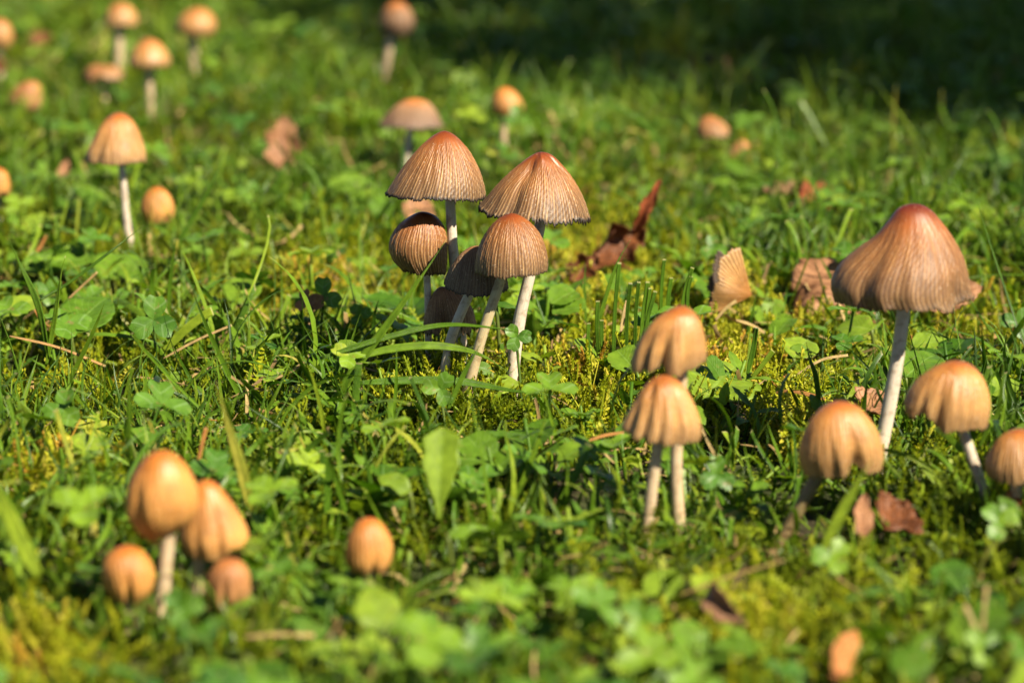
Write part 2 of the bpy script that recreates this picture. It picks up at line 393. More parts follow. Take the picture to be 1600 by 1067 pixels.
    for q in range(ni):
        row = n - 1 - int(q * (n - 4) / (ni - 1) * .93)
        pt = outer[row].copy(); c = np.array([cx[row], Y + lean * (A[1] - pt[:, 2].mean()), 0])
        s = min(1.0, .25 + q * .5)
        dx = pt[:, 0] - c[0]; dy = pt[:, 1] - c[1]; rad = np.sqrt(dx * dx + dy * dy) + 1e-9
        sc = np.maximum(0.05, 1 - thick * s / rad); pt[:, 0] = c[0] + dx * sc; pt[:, 1] = c[1] + dy * sc
        if q: pt[:, 2] = outer[row][:, 2].mean() * .3 + pt[:, 2] * .7 - thick * .5 * s
        inner.append(pt)
    allr = np.concatenate([outer.reshape(-1, 3), np.array(inner).reshape(-1, 3)])
    org = np.array([(cx[-1]), Y, 0.0])
    nr = n + ni
    I = (np.arange(nr - 1)[:, None] * nf + np.arange(nf)[None]); J = (np.arange(nr - 1)[:, None] * nf + (np.arange(nf)[None] + 1) % nf)
    F = np.stack([I, I + nf, J + nf, J], -1).reshape(-1, 4)
    fac = [tuple(f) for f in F.tolist()]
    uvs = np.concatenate([np.stack([Ph / (2 * math.pi), Tt], -1).reshape(-1, 2), np.stack([np.tile(ph / (2 * math.pi), ni), np.ones(ni * nf) * .97], -1)])
    ridA = np.concatenate([rid.ravel(), np.zeros(ni * nf)]); fadA = np.concatenate([fadev.ravel(), np.ones(ni * nf)])
    inkA = np.concatenate([inkv.ravel(), np.full(ni * nf, .8)])
    root = empty(name, org, label, cat, group)
    co = mesh_obj('cap', allr - org, fac, M[mat], root, uv=uvs, attrs={'ridge': ridA, 'fade': fadA, 'ink': inkA})
    if gills:
        # radial gills hanging inside the cap
        ng = max(24, ribs // 2) * 4; rows = []
        base = inner[1]; cz = outer[-1][:, 2].mean(); top = A[1]; hh = top - cz
        zi = np.interp
        for q in range(5):
            f = q / 4.0
            idx = (np.arange(ng) * nf // ng)
            rim_p = base[idx] * 1.0
            ctr = np.array([cx[int(n * .45)], Y + lean * hh * .5, cz + hh * .42])
            pt = rim_p * (1 - f) + ctr * f; pt[:, 2] = rim_p[:, 2] * (1 - f) + ctr[2] * f + .12 * hh * math.sin(math.pi * f) + .0006
            pt[:, 2] += (np.arange(ng) % 2) * .0011 * math.sin(math.pi * (f * .8 + .1))
            c2 = ctr[:2]; dd = pt[:, :2] - c2; pt[:, :2] = c2 + dd * (1 - (.02 if q == 0 else 0) - .0)
            rows.append(pt)
        gv = np.array(rows).reshape(-1, 3); gf = [(q * ng + j, q * ng + (j + 1) % ng, (q + 1) * ng + (j + 1) % ng, (q + 1) * ng + j) for q in range(4) for j in range(ng)]
        guv = [(j / ng, q / 4) for q in range(5) for j in range(ng)]
        g = mesh_obj('gills', gv - org, gf, M['gills'], co, smooth=False, uv=guv)
    if stem:
        sp = zc(*z, stem); pts = [onplane(a, b, Y) for a, b in sp]
        yc = Y + lean * (A[1] - outer[-1][:, 2].mean()); 
        top = pts[0] + (pts[0] - pts[1]) / (np.linalg.norm(pts[0] - pts[1]) + 1e-9) * min(.012, (A[1] - pts[0][2]) * .55)
        top[1] = Y + lean * .6 * max(0, A[1] - top[2])
        pts = [top] + pts
        d = pts[-1] - pts[-2]; d = d / abs(d[2] if abs(d[2]) > 1e-4 else 1e-4)
        if pts[-1][2] > -.014:
            pts.append(pts[-1] + d * (pts[-1][2] + .016))
        P = resample(catmull(pts, 80), 34)
        mpp = Y / FPX * 1.0
        tt = np.linspace(0, 1, 34); rad = (sw[0] + (sw[1] - sw[0]) * tt) * mpp / 2 * (1 + .12 * smooth(tt, .85, 1))
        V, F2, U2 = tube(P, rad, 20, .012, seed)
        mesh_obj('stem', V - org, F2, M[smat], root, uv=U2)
        MUSH.append((pts[-1][0], Y, rx.max()))
        MUSH.append((org[0], Y, rx.max() * .6))
        if not show: MUSH[-2:] = []
    (CAPS if show else BUDS).append((org[0], Y, rx.max()))
    return root

ZA = (560, 180, 2.425); ZB = (940, 440, 2.808); ZC = (1220, 300, 1.905); ZD = (120, 660, 2.963); ZE = (0, 0, 2.54); ZF = (400, 0, 3.333); ZG = (860, 120, 2.667)

# the central cluster
mushroom('tall conical mushroom at the back of the central cluster, black-edged rim, upright stem', 572, ZA, (325, 60),
         [(285, 77), (240, 114), (200, 158), (160, 208), (125, 258), (100, 297)], [(365, 77), (400, 112), (430, 155), (455, 205), (472, 260), (479, 312)],
         [(346, 300), (352, 420), (360, 530), (385, 760), (392, 900)], (15, 19), 'cap_mature', ribs=84, amp=.00025, ink=.95, lift=.03, depth=.92, seed=3, notches=[(-60, 14, .02)], tear=1.2)
mushroom('widest mushroom of the central cluster, cap tilted down to an inky left edge', 599, ZA, (690, 140),
         [(650, 157), (612, 186), (566, 226), (520, 272), (484, 314), (454, 348)], [(735, 153), (778, 196), (812, 240), (842, 290), (864, 342), (880, 396)],
         [(692, 400), (655, 580), (615, 750), (592, 900), (585, 1010)], (17, 22), 'cap_mature', ribs=88, amp=.00024, ink=.95, lift=.0, depth=.9, seed=5, lobes=[(-122, 13, .20, .0), (-20, 14, .05, .0)], notches=[(-150, 20, -.05)], tear=2.2, dents=[(-128, 24, .34, .17, .11), (-88, 12, .12, .1, -.03), (-30, 12, .25, .15, .05)])
mushroom('bell-shaped mushroom in front of the central cluster, leaning buff stem, tightly ribbed cap', 618, ZA, (580, 372),
         [(535, 390), (500, 424), (470, 470), (450, 520), (443, 565), (442, 590)], [(625, 388), (662, 418), (692, 458), (710, 502), (719, 545), (721, 583)],
         [(548, 595), (520, 680), (490, 770), (462, 860), (445, 925)], (15, 19), 'cap_mature', 'stem_olive', ribs=70, amp=.00024, ink=.5, lift=-.02, seed=8)
mushroom('small round-capped mushroom left of the others in the central cluster, peak dark under shade', 574, ZA, (240, 367),
         [(195, 384), (150, 420), (122, 465), (116, 510), (132, 550), (165, 583)], [(287, 379), (317, 412), (332, 452), (337, 500), (337, 550), (334, 594)],
         [(258, 590), (262, 660), (264, 740), (266, 900)], (11, 12), 'cap_mature', ribs=58, amp=.00024, ink=.6, lift=.0, seed=12)
mushroom('dark brown tilted mushroom shaded beneath the bell-shaped one in the central cluster', 604, ZA, (440, 496),
         [(400, 515), (365, 555), (340, 598), (325, 640)], [(490, 508), (532, 548), (558, 598), (568, 655)],
         [(415, 690), (380, 770), (350, 850), (335, 930)], (15, 18), 'cap_dark', ribs=60, amp=.0004, ink=.7, lift=-.12, seed=15)
mushroom('lowest mushroom of the central cluster, torn decaying cap sunk beside moss', 574, ZA, (315, 650),
         [(285, 672), (262, 715), (248, 765), (243, 812)], [(372, 664), (410, 705), (432, 745), (441, 798)],
         [(388, 830), (392, 930), (392, 1000)], (15, 20), 'cap_rotten', ribs=52, amp=.0003, ink=.4, wave=.03, lobes=[(-100, 15, .3, .0), (-60, 10, .15, .3)], notches=[(-85, 18, .35), (-40, 14, -.25)], seed=17, tear=3)
# right-hand pair
mushroom('pleated mushroom behind its twin, cap hanging in three soft lobes above the nearer cap', 783, ZB, (348, 105),
         [(297, 124), (243, 162), (195, 215), (157, 275), (134, 335), (128, 382)], [(400, 128), (432, 175), (450, 232), (458, 290), (459, 330), (455, 362)],
         [(352, 420), (330, 700), (328, 860), (335, 985)], (18, 21), 'cap_lobed', 'stem_buff', ribs=66, amp=.00022, ink=.15, lift=-.12, depth=.85, rstart=.2, seed=21,
         lobes=[(-108, 13, .42, .2), (-140, 10, .22, .3), (-58, 14, .14, .4)], notches=[(-110, 11, .32), (-25, 28, .18), (-142, 10, .08)], wave=.014)
mushroom('pleated mushroom standing in front of its twin, scarred scalloped cap on a buff stem', 800, ZB, (270, 410),
         [(225, 425), (182, 468), (142, 530), (108, 590), (92, 622), (90, 640)], [(322, 425), (368, 470), (402, 530), (427, 590), (437, 640), (432, 682)],
         [(248, 690), (236, 800), (222, 900), (212, 985)], (18, 20), 'cap_lobed', 'stem_buff', ribs=58, amp=.00025, ink=.15, lift=-.16, depth=.9, rstart=.2, seed=24,
         dents=[(-135, 12, .35, .12, .10)], lobes=[(-124, 9, .18, .15), (-97, 7, .13, .3), (-66, 10, .20, .2), (-40, 8, .10, .4), (-152, 9, .14, .3)], notches=[(-97, 7, .08), (-72, 7, .05), (-120, 6, .07), (-45, 9, .08)], wave=.012)
# right edge group
mushroom('largest mushroom of all, glossy chestnut peak, flared skirt and long pale stem', 696, ZC, (396, 35),
         [(350, 50), (316, 92), (276, 138), (222, 180), (172, 225), (147, 275), (158, 322)], [(442, 50), (484, 96), (520, 150), (547, 208), (557, 262), (562, 292), (572, 312)],
         [(366, 350), (346, 500), (314, 680), (296, 770)], (20, 25), 'cap_big', ribs=84, amp=.00017, ink=.25, lift=-.02, depth=.9, rstart=.2, seed=31,
         dents=[(-140, 20, .55, .2, .06), (-60, 10, .5, .2, .02)], lobes=[(-130, 12, .14, .35), (-40, 9, .09, .6), (-100, 8, .05, .5)], notches=[(-30, 10, .04), (-55, 8, -.05), (-150, 12, .03)], wave=.012)
mushroom('wavy-skirted mushroom with an off-centre crooked stem, beyond the notched one', 778, ZC, (528, 502),
         [(480, 512), (432, 540), (391, 578), (369, 622), (368, 655)], [(570, 517), (602, 555), (618, 600), (621, 645), (613, 692)],
         [(540, 700), (572, 800), (598, 870), (616, 925)], (16, 18), 'cap_lobed', ribs=60, amp=.00026, ink=.2, lift=-.06, depth=.9, rstart=.22, seed=34,
         lobes=[(-112, 11, .24, .3), (-136, 10, .14, .4), (-64, 8, .08, .5)], notches=[(-132, 16, .16), (-100, 10, -.14), (-50, 10, .05)], wave=.014)
mushroom('squat mushroom with a deep arched notch in its front rim and shaded olive stem', 802, ZC, (175, 622),
         [(130, 638), (90, 680), (66, 730), (56, 785), (66, 838)], [(228, 638), (270, 685), (295, 730), (305, 780), (298, 822)],
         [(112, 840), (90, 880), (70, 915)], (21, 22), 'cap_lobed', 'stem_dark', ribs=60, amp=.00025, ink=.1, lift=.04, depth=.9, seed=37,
         lobes=[(-72, 14, .34, .25), (-108, 10, .12, .4), (-45, 9, .10, .4)], notches=[(-72, 14, .30)], wave=.01)
mushroom('low tan-brown mushroom cut by the right edge of the photo', 800, ZC, (712, 705),
         [(672, 718), (635, 755), (612, 802), (610, 838)], [(752, 718), (788, 755), (812, 802), (815, 838)],
         [(706, 860), (690, 950)], (18, 20), 'cap_lobed', 'stem_buff', ribs=54, amp=.0004, ink=.2, lift=-.1, res='mid', seed=39)
# front-left clump
mushroom('big egg-shaped orange mushroom of the near clump, leaning above a thick pale stem', 935, ZD, (392, 130),
         [(330, 150), (277, 210), (240, 280), (225, 360), (236, 440), (282, 512), (345, 556)], [(450, 148), (503, 200), (541, 270), (560, 340), (555, 408), (522, 462), (470, 498)],
         [(430, 485), (415, 620), (402, 760), (385, 880)], (19, 26), 'cap_young', 'stem_buff', ribs=64, amp=.00022, ink=0, lift=.02, depth=.92, res='mid', rstart=.25, seed=41,
         lobes=[(-128, 11, .30, .15), (-20, 9, .08, .5), (-60, 9, .08, .5)], lean=.05, wave=.008)
mushroom('pale orange creased mushroom tucked behind the big egg-shaped one', 912, ZD, (600, 265),
         [(550, 288), (520, 360), (492, 440), (472, 520), (492, 592)], [(650, 288), (702, 350), (747, 420), (784, 490), (794, 550), (776, 606)],
         [(566, 615), (562, 700), (560, 800)], (20, 22), 'cap_young', 'stem_buff', ribs=64, amp=.00022, ink=0, lift=-.02, depth=.92, res='mid', rstart=.25, seed=43,
         lobes=[(-74, 8, .16, .1), (-115, 9, .08, .3)], wave=.008)
mushroom('button mushroom with a split front, short one left of the big egg-shaped mushroom', 948, ZD, (230, 570),
         [(172, 588), (132, 630), (120, 690), (135, 762), (185, 828)], [(290, 588), (336, 640), (358, 700), (350, 770), (305, 836)],
         [(245, 800), (245, 900)], (22, 22), 'cap_young', 'stem_buff', ribs=50, amp=.0002, ink=0, res='mid', show=False, seed=45, lobes=[(-84, 11, .42, .3), (-130, 9, .1, .4)], notches=[(-84, 11, .4)])
mushroom('reddish button mushroom with a deep crease, beneath the pale creased one', 955, ZD, (708, 630),
         [(655, 645), (617, 690), (600, 750), (607, 820), (645, 885)], [(760, 645), (794, 690), (805, 750), (798, 810), (765, 858)],
         [(705, 850), (705, 950)], (20, 20), 'cap_rust', 'stem_buff', ribs=46, amp=.00014, ink=0, res='mid', show=False, seed=47, lobes=[(-98, 11, .34, .1), (-62, 9, .2, .2), (-130, 9, .15, .3)], notches=[(-80, 10, .3)])
mushroom('lone bright orange button mushroom pushing through the grass near the pale upright leaf', 897, ZD, (1352, 440),
         [(1302, 458), (1266, 510), (1246, 570), (1243, 630), (1265, 676)], [(1400, 458), (1436, 502), (1457, 550), (1462, 602), (1448, 655), (1422, 692)],
         [(1350, 670), (1350, 780)], (20, 20), 'cap_young', 'stem_buff', ribs=50, amp=.0002, ink=0, res='mid', show=False, seed=49, lobes=[(-70, 9, .16, .3)], notches=[(-70, 14, .2)])
# left background
mushroom('slender bell mushroom with thin white stem, beside a small egg-shaped one', 372, ZE, (470, 447),
         [(430, 465), (398, 505), (366, 560), (345, 602), (338, 636)], [(512, 465), (542, 507), (562, 560), (574, 602), (578, 638)],
         [(481, 655), (492, 760), (503, 880), (520, 985)], (10, 13), 'cap_lobed', 'stem', ribs=52, amp=.0005, ink=.6, res='mid', lift=.0, seed=51, lobes=[(-120, 9, .1, .1)])
mushroom('small egg-shaped mushroom low in the grass beside the slender bell mushroom', 352, ZE, (622, 742),
         [(590, 755), (565, 795), (556, 840), (572, 880)], [(655, 755), (680, 790), (692, 832), (685, 872)],
         [(605, 890), (602, 950)], (11, 12), 'cap_young', 'stem', ribs=44, amp=.0003, ink=0, res='mid', show=False, seed=53, notches=[(-110, 12, -.12)])
mushroom('flat-topped pale mushroom on a thick straight stem near the top left corner', 108, ZE, (475, 10),
         [(442, 25), (420, 60), (413, 92)], [(515, 25), (540, 58), (549, 98)], [(472, 125), (472, 272)], (14, 15), 'cap_lobed', 'stem_buff', ribs=40, amp=.0004, ink=.2, res='low', seed=55)
mushroom('orange-peaked domed mushroom on a short stem, below two others at upper left', 165, ZE, (590, 152),
         [(555, 168), (526, 203), (510, 245), (514, 266)], [(628, 168), (660, 205), (676, 240), (673, 262)], [(590, 285), (594, 345), (596, 410)], (11, 12), 'cap_lobed', 'stem_buff', ribs=44, amp=.0004, ink=.1, res='low', seed=57)
mushroom('round buff mushroom with a glint on its cap, rightmost of three at upper left', 106, ZE, (785, 30),
         [(742, 45), (710, 78), (701, 112), (712, 136)], [(826, 45), (852, 78), (860, 112), (850, 137)], [(768, 155), (768, 272)], (13, 14), 'cap_lobed', 'stem_buff', ribs=40, amp=.0004, ink=.1, res='low', seed=59)
mushroom('flattened rusty mushroom cap collapsed on the grass at upper left', 140, ZE, (395, 258),
         [(358, 264), (337, 293), (332, 325)], [(442, 264), (476, 280), (496, 308)], [(410, 325), (412, 370)], (11, 12), 'cap_rust', 'stem_buff', ribs=36, amp=.0005, ink=.8, res='low', seed=61, wave=.04, notches=[(-90, 20, .2)])
mushroom('tan mushroom half out of the photo at the upper left edge', 110, ZE, (-2, 75),
         [(-32, 90), (-52, 130), (-48, 175)], [(30, 92), (50, 132), (52, 165), (38, 192)], [(-3, 200), (-3, 300)], (12, 13), 'cap_lobed', 'stem', ribs=40, amp=.0003, ink=0, res='low', seed=63)
mushroom('split orange mushroom sinking sideways into clover near the left edge', 172, ZE, (120, 322),
         [(85, 334), (52, 360), (32, 395), (40, 425)], [(150, 334), (164, 375), (160, 432)], None, mat='cap_rust', ribs=36, amp=.0006, ink=.2, res='low', seed=65, wave=.05, lobes=[(-100, 14, .4, .2)], notches=[(-100, 16, .4)])
mushroom('smooth pale mushroom cap just entering the left edge, level with the slender bell mushroom', 312, ZE, (-8, 665),
         [(-42, 685), (-55, 730), (-52, 775)], [(25, 687), (39, 730), (36, 775)], [(-8, 770), (-8, 830)], (12, 13), 'cap_young', 'stem', ribs=40, amp=.0003, ink=0, res='low', seed=67)
# centre background
mushroom('distant egg-shaped mushroom at the edge of the shaded grass, thick pale stem', 118, ZF, (730, 8),
         [(683, 28), (652, 78), (645, 130), (668, 182)], [(780, 26), (815, 70), (827, 122), (808, 170)], [(700, 195), (690, 280), (677, 350)], (12, 14), 'cap_grey', 'stem_buff', ribs=40, amp=.0003, ink=.0, res='low', seed=69)
mushroom('grey-brown parasol mushroom with a small hole in its cap, behind the tall conical one', 255, ZF, (825, 515),
         [(772, 526), (722, 558), (680, 603), (641, 645)], [(880, 526), (921, 560), (951, 605), (975, 655)], [(802, 680), (795, 740), (783, 840)], (11, 12), 'cap_grey', 'stem', ribs=60, amp=.0005, ink=.5, res='mid', seed=71, notches=[(-60, 8, .03)])
mushroom('narrow orange mushroom with a clover leaf touching its rim, beyond the widest mushroom', 222, ZF, (1298, 455),
         [(1258, 472), (1232, 515), (1225, 560), (1240, 595)], [(1343, 475), (1378, 518), (1393, 560), (1385, 590)], [(1290, 600), (1288, 740)], (11, 12), 'cap_young', 'stem_buff', ribs=44, amp=.0004, ink=0, res='low', seed=73)
mushroom('low rusty mushroom leaning over in the lit grass at upper right', 232, ZG, (665, 162),
         [(628, 178), (608, 210), (604, 240)], [(700, 178), (735, 205), (756, 238)], [(645, 245), (637, 300)], (9, 10), 'cap_rust', 'stem_buff', ribs=44, amp=.0004, ink=.5, res='low', seed=75, lift=-.1)
mushroom('tiny tipped-over orange mushroom beside the low rusty one', 258, ZG, (800, 262),
         [(768, 280), (737, 318), (720, 352)], [(820, 275), (829, 300), (812, 338)], None, mat='cap_rust', ribs=40, amp=.0005, ink=.6, res='low', seed=77, wave=.03)

# ------------------------------------------------------------------ leaves and blades
def leaf_geo(length, wf, nl=16, nw=6, fold=.25, curl=0.0, wavy=0.0, seed=0, droop=0.0, edge=0.0, twist=0.0):
    """leaf along +Y from the origin, up = +Z. wf(t) -> half width (left, right) as fraction of length. curl bends along the length (radians)."""
    r0 = np.random.default_rng(seed); p = r0.uniform(0, 6.28, 6); V = []; UV = []
    y = 0.0; z = 0.0; pts = []
    for i in range(nl + 1):
        t = i / nl; a = curl * t + droop
        pts.append((y, z, a)); y += length / nl * math.cos(a); z += length / nl * math.sin(a)
    for i in range(nl + 1):
        t = i / nl; wl, wr = wf(t); y, z, a = pts[i]; tw = twist * t
        for j in range(-nw, nw + 1):
            s = j / nw; wd = (wl if j < 0 else wr) * length
            x = s * wd; h = abs(x) * fold + wavy * length * abs(s) * math.sin(t * 17 + p[0] + (1.3 if j > 0 else 0)) + wavy * .5 * length * math.sin(t * 9 + s * 4 + p[1])
            h += edge * length * s * s * (1 + .6 * math.sin(t * 11 + p[2]))
            X = x * math.cos(tw) - h * math.sin(tw); hh = x * math.sin(tw) + h * math.cos(tw)
            V.append((X, y - hh * math.sin(a), z + hh * math.cos(a))); UV.append((.5 + .5 * s, t))
    k = 2 * nw + 1
    F = [(i * k + j, i * k + j + 1, (i + 1) * k + j + 1, (i + 1) * k + j) for i in range(nl) for j in range(k - 1)]
    return np.array(V), F, UV
def w_ovate(w=.3, serr=0.0, n=9, tip=1.6):
    def f(t):
        b = w * (math.sin(math.pi * t ** .75) ** .8) if 0 < t < 1 else 0.0
        s = 1 + serr * (((t * n) % 1.0) - .5) * 2
        return max(b * s, .004), max(b * s, .004)
    return f
def w_round(w=.5, scal=.06, n=7):
    def f(t):
        b = w * math.sqrt(max(0, 1 - (2 * t - 1) ** 2)) ** .8
        s = 1 - scal + scal * abs(math.sin(math.pi * t * n)); return max(b * s, .003), max(b * s, .003)
    return f
def w_leaflet(t):            # clover leaflet: wedge base, notched tip
    b = .46 * (math.sin(math.pi * min(1, t * .86 + .0)) ** .75) if t > 0 else 0.0
    return max(b, .01), max(b, .01)
def w_oak(seed=0, w=.34, deep=.35, n=3.5):
    r0 = random.Random(seed); pl, pr = r0.uniform(0, 6), r0.uniform(0, 6)
    def f(t):
        b = w * math.sin(math.pi * min(1, t ** .85)) ** .7 if 0 < t < 1 else 0
        l = 1 - deep * (.5 + .5 * math.sin(t * n * 6.28 + pl)); r = 1 - deep * (.5 + .5 * math.sin(t * n * 6.28 + pr))
        l += .08 * math.sin(t * 60 + pl); r += .08 * math.sin(t * 55)
        return max(b * l, .004), max(b * r, .004)
    return f
def orient(d, side_hint=None, up=(0, 0, 1), roll=0.0):
    """matrix: local Y -> d; local Z as near `up` as it can be, rolled about d"""
    y = Vector(d).normalized(); u = Vector(up); x = y.cross(u)
    if x.length < 1e-4: x = Vector((1, 0, 0))
    x.normalize(); z = x.cross(y); m = Matrix((x, y, z)).transposed()
    return (Matrix.Rotation(roll, 3, y) @ m)
def thick_leaf(o, t=.0002):
    m = o.modifiers.new('thickness', 'SOLIDIFY'); m.thickness = t; m.offset = 0
    return o

def clover_geo(size, seed, fold=.22, tilt=.25, notch=.08):
    geos = []
    for k in range(3):
        V, F, U = leaf_geo(size, w_leaflet, 9, 3, fold=fold + .06 * math.sin(seed + k), curl=-.35, seed=seed + k, wavy=.012)
        tip = np.array([u[1] for u in U]); su = np.abs(np.array([u[0] for u in U]) - .5) * 2
        V[:, 1] -= size * notch * smooth(tip, .75, 1) * (1 - su)
        geos.append((V, F, U, k * 2 * math.pi / 3 + .12 * math.sin(seed * 3 + k), tilt + .15 * math.sin(seed * 1.7 + k * 2)))
    return geos
def xform(V, az, el):
    m = Matrix.Rotation(az, 3, 'Z') @ Matrix.Rotation(el, 3, 'X'); return np.asarray(V) @ np.array(m).T
def clover(label, px, py, dp, size, seed, mats=('clover',) * 3, face=(0, -.55, .8), tint=.5, group=None, spin=0.0, foldk=.22, name='clover_leaf'):
    """one clover leaf: three leaflets on a stalk; (px,py) is where the leaflets meet"""
    Y = depthY(dp); c = onplane(px, py, Y); size = size * Y / FPX
    root = empty(name, (c[0], Y, sink(c[0], Y) + .0), label, 'clover', group)
    org = np.array(root.location)
    q = Vector(face).normalized().to_track_quat('Z', 'Y').to_matrix() @ Matrix.Rotation(spin, 3, 'Z')
    for k, (V, F, U, az, el) in enumerate(clover_geo(size, seed, foldk)):
        v = xform(V, az, el) @ np.array(q).T + c - org
        o = mesh_obj('leaflet', v, F, M[mats[k]], root, uv=U); o['tint'] = min(1, max(0, tint + .12 * math.sin(seed + 2 * k)))
    n = np.array(q)[:, 2]
    p0 = c - n * .0003; p1 = c - n * .006 + np.array([0, .001, -.003]); p2 = org + np.array([.003 * math.sin(seed), .002, -.003])
    V, F, U = tube(resample(catmull([p0, p1, p2], 20), 9), np.full(9, .00055), 6)
    s = mesh_obj('stalk', V - org, F, M['stalk'], root, uv=U); s['tint'] = tint
    return root
def leaf_obj(name, label, cat, base, tip, Yb, Yt, wf, mat, roll=0.0, up=(0, -.6, .8), tint=.5, group=None, parent=None, part=None, nl=24, nw=7, stalk=None, **kw):
    a = onplane(base[0], base[1], Yb); b = onplane(tip[0], tip[1], Yt); d = b - a; Ln = np.linalg.norm(d)
    V, F, U = leaf_geo(Ln, wf, nl, nw, **kw)
    # keep the chord from base to tip on the asked direction
    mid = V[nw + (2 * nw + 1) * nl]; ch = Vector(mid); q = ch.normalized().rotation_difference(Vector((0, 1, 0))).to_matrix(); V = V @ np.array(q).T * (Ln / max(ch.length, 1e-6))
    v = V @ np.array(orient(d, up=up, roll=roll)).T
    if parent is None:
        if stalk is None:
            o = mesh_obj(name, v, F, M[mat], uv=U); o.location = a; tag(o, label, cat, group); o['tint'] = tint; return thick_leaf(o)
        root = empty(name, a, label, cat, group)
        o = thick_leaf(mesh_obj('blade', v, F, M[mat], root, uv=U)); o['tint'] = tint
        g = np.array([a[0] + stalk[0], a[1] + stalk[1], sink(a[0], a[1]) - .002]) - a
        V2, F2, U2 = tube(resample(catmull([np.zeros(3), g * .5 + np.array([0, 0, .003]), g], 16), 8), np.full(8, .0007), 6)
        s = mesh_obj('stalk', V2, F2, M['stalk'], root, uv=U2); s['tint'] = .7
        return root
    o = mesh_obj(part, v + a - np.array(parent.location), F, M[mat], parent, uv=U); o['tint'] = tint
    return thick_leaf(o)
def w_blade(w, tip=.15, cut=False):
    def f(t):
        b = w * (smooth(np.array(t), -.25, .25) if t < .25 else 1.0)
        if not cut: b = b * (1 - smooth(np.array(t), .45, 1.0) * .97)
        return float(max(b, w * .02)), float(max(b, w * .02))
    return f
def blade_obj(label, pts, Ys, wpx, tint=.5, mat='grass', cut=False, group=None, seed=0, twist=.6, name='grass_blade', cat='grass blade', face=(0, -1, .35)):
    """one conspicuous grass blade along pixel points with a depth for each"""
    P = [onplane(x, y, Yy) for (x, y), Yy in zip(pts, Ys)]; org = np.array([P[0][0], P[0][1], P[0][2]])
    n = 30; C = resample(catmull(P, 90), n); T = np.gradient(C, axis=0); T /= np.linalg.norm(T, axis=1)[:, None]
    V = []; U = []; wf = w_blade(1.0, cut=cut); r0 = random.Random(seed); ph = r0.uniform(0, 6)
    for i in range(n):
        t = i / (n - 1); wd = wf(t)[0] * wpx / 2 * C[i][1] / FPX
        nn = np.array(face, float); s = np.cross(T[i], nn); s /= np.linalg.norm(s); u = np.cross(s, T[i])
        a = twist * math.sin(t * 2.4 + ph); s2 = s * math.cos(a) + u * math.sin(a); u2 = np.cross(s2, T[i])
        for j, k in ((-1, 0), (-.5, -.16), (0, -.30), (.5, -.16), (1, 0)):
            V.append(C[i] + s2 * wd * j + u2 * wd * k - org); U.append((.5 + j / 2, t))
    F = [(i * 5 + j, i * 5 + j + 1, (i + 1) * 5 + j + 1, (i + 1) * 5 + j) for i in range(n - 1) for j in range(4)]
    o = mesh_obj(name, V, F, M[mat], uv=U); o.location = org; tag(o, label, cat, group); o['tint'] = tint
    return thick_leaf(o, .00025)

dY = depthY
# fallen leaves
def dead(label, base, tip, yb, yt, mat, wf, **kw):
    kw.setdefault('nl', 34); kw.setdefault('nw', 9)
    return leaf_obj('fallen_leaf', label, 'fallen leaf', base, tip, yb, yt, wf, mat, **kw)
Yq = dY(262); dead('tan lobed oak leaf standing upright in the grass', (436, 266), (446, 182), Yq, Yq + .01, 'dead_tan', w_oak(3, .38, .38, 2.6), up=(0, -1, .1), roll=.2, fold=.15, edge=.08, curl=.2, wavy=.02, seed=1)
Yq = dY(415); dead('crumpled dark red leaf lying behind the widest mushroom', (915, 415), (1000, 352), Yq, Yq + .02, 'dead_red', w_oak(5, .30, .5, 3.5), up=(.2, -.8, .5), roll=.5, fold=.5, edge=.15, curl=.7, wavy=.08, seed=2)
dead('dark red curled leaf rising in a twisted orange tongue beyond the narrow blades', (992, 362), (1032, 280), Yq + .01, Yq + .005, 'dead_rust', w_oak(7, .12, .35, 2.5), up=(.3, -1, .2), roll=-.3, fold=.3, edge=.03, curl=-.9, wavy=.02, seed=3)
dead('dark shrivelled leaf low in the grass beneath the crumpled dark red leaf', (880, 442), (935, 402), Yq - .03, Yq - .02, 'dead_red', w_oak(15, .3, .4, 3), up=(.2, -.8, .5), roll=.1, fold=.4, edge=.15, curl=.7, wavy=.06, seed=12)
Yq = dY(470); dead('large crinkled brown leaf half hidden behind the largest mushroom', (1372, 500), (1248, 405), Yq, Yq + .03, 'dead_tan', w_oak(9, .46, .12, 5), up=(.1, -.7, .75), roll=.0, fold=.12, edge=-.12, curl=-.3, wavy=.05, seed=4)
dead('brown leaf tip poking out beside the rim of the largest mushroom', (1440, 478), (1535, 448), dY(490), dY(485), 'dead_tan', w_oak(11, .3, .2, 3), up=(.1, -.7, .75), fold=.1, curl=-.3, wavy=.03, seed=5)
dead('brown curled scrap of leaf beneath the deep-notched mushroom', (1346, 838), (1350, 772), dY(838), dY(815), 'dead_tan', w_ovate(.18), up=(.2, -1, .3), fold=.6, curl=.5, wavy=.03, seed=6)
dead('crumpled rusty leaf in shade between the notched and wavy-skirted mushrooms', (1385, 822), (1425, 788), dY(825), dY(800), 'dead_red', w_oak(13, .42, .3, 3), up=(0, -.8, .6), fold=.5, curl=.8, wavy=.08, seed=7)
dead('folded brown leaf hooked over a twig in the near grass', (1110, 918), (1166, 975), dY(965), dY(985), 'dead_brown', w_ovate(.22), up=(-.4, -.7, .6), roll=.4, fold=.5, curl=-1.5, wavy=.03, seed=8)
dead('bright orange-tan leaf lying nearest the camera at lower right', (1302, 1058), (1338, 985), dY(1075), dY(1035), 'dead_orange', w_ovate(.2, .12, 4), up=(.2, -.9, .4), roll=.3, fold=.35, curl=.4, wavy=.03, seed=9)
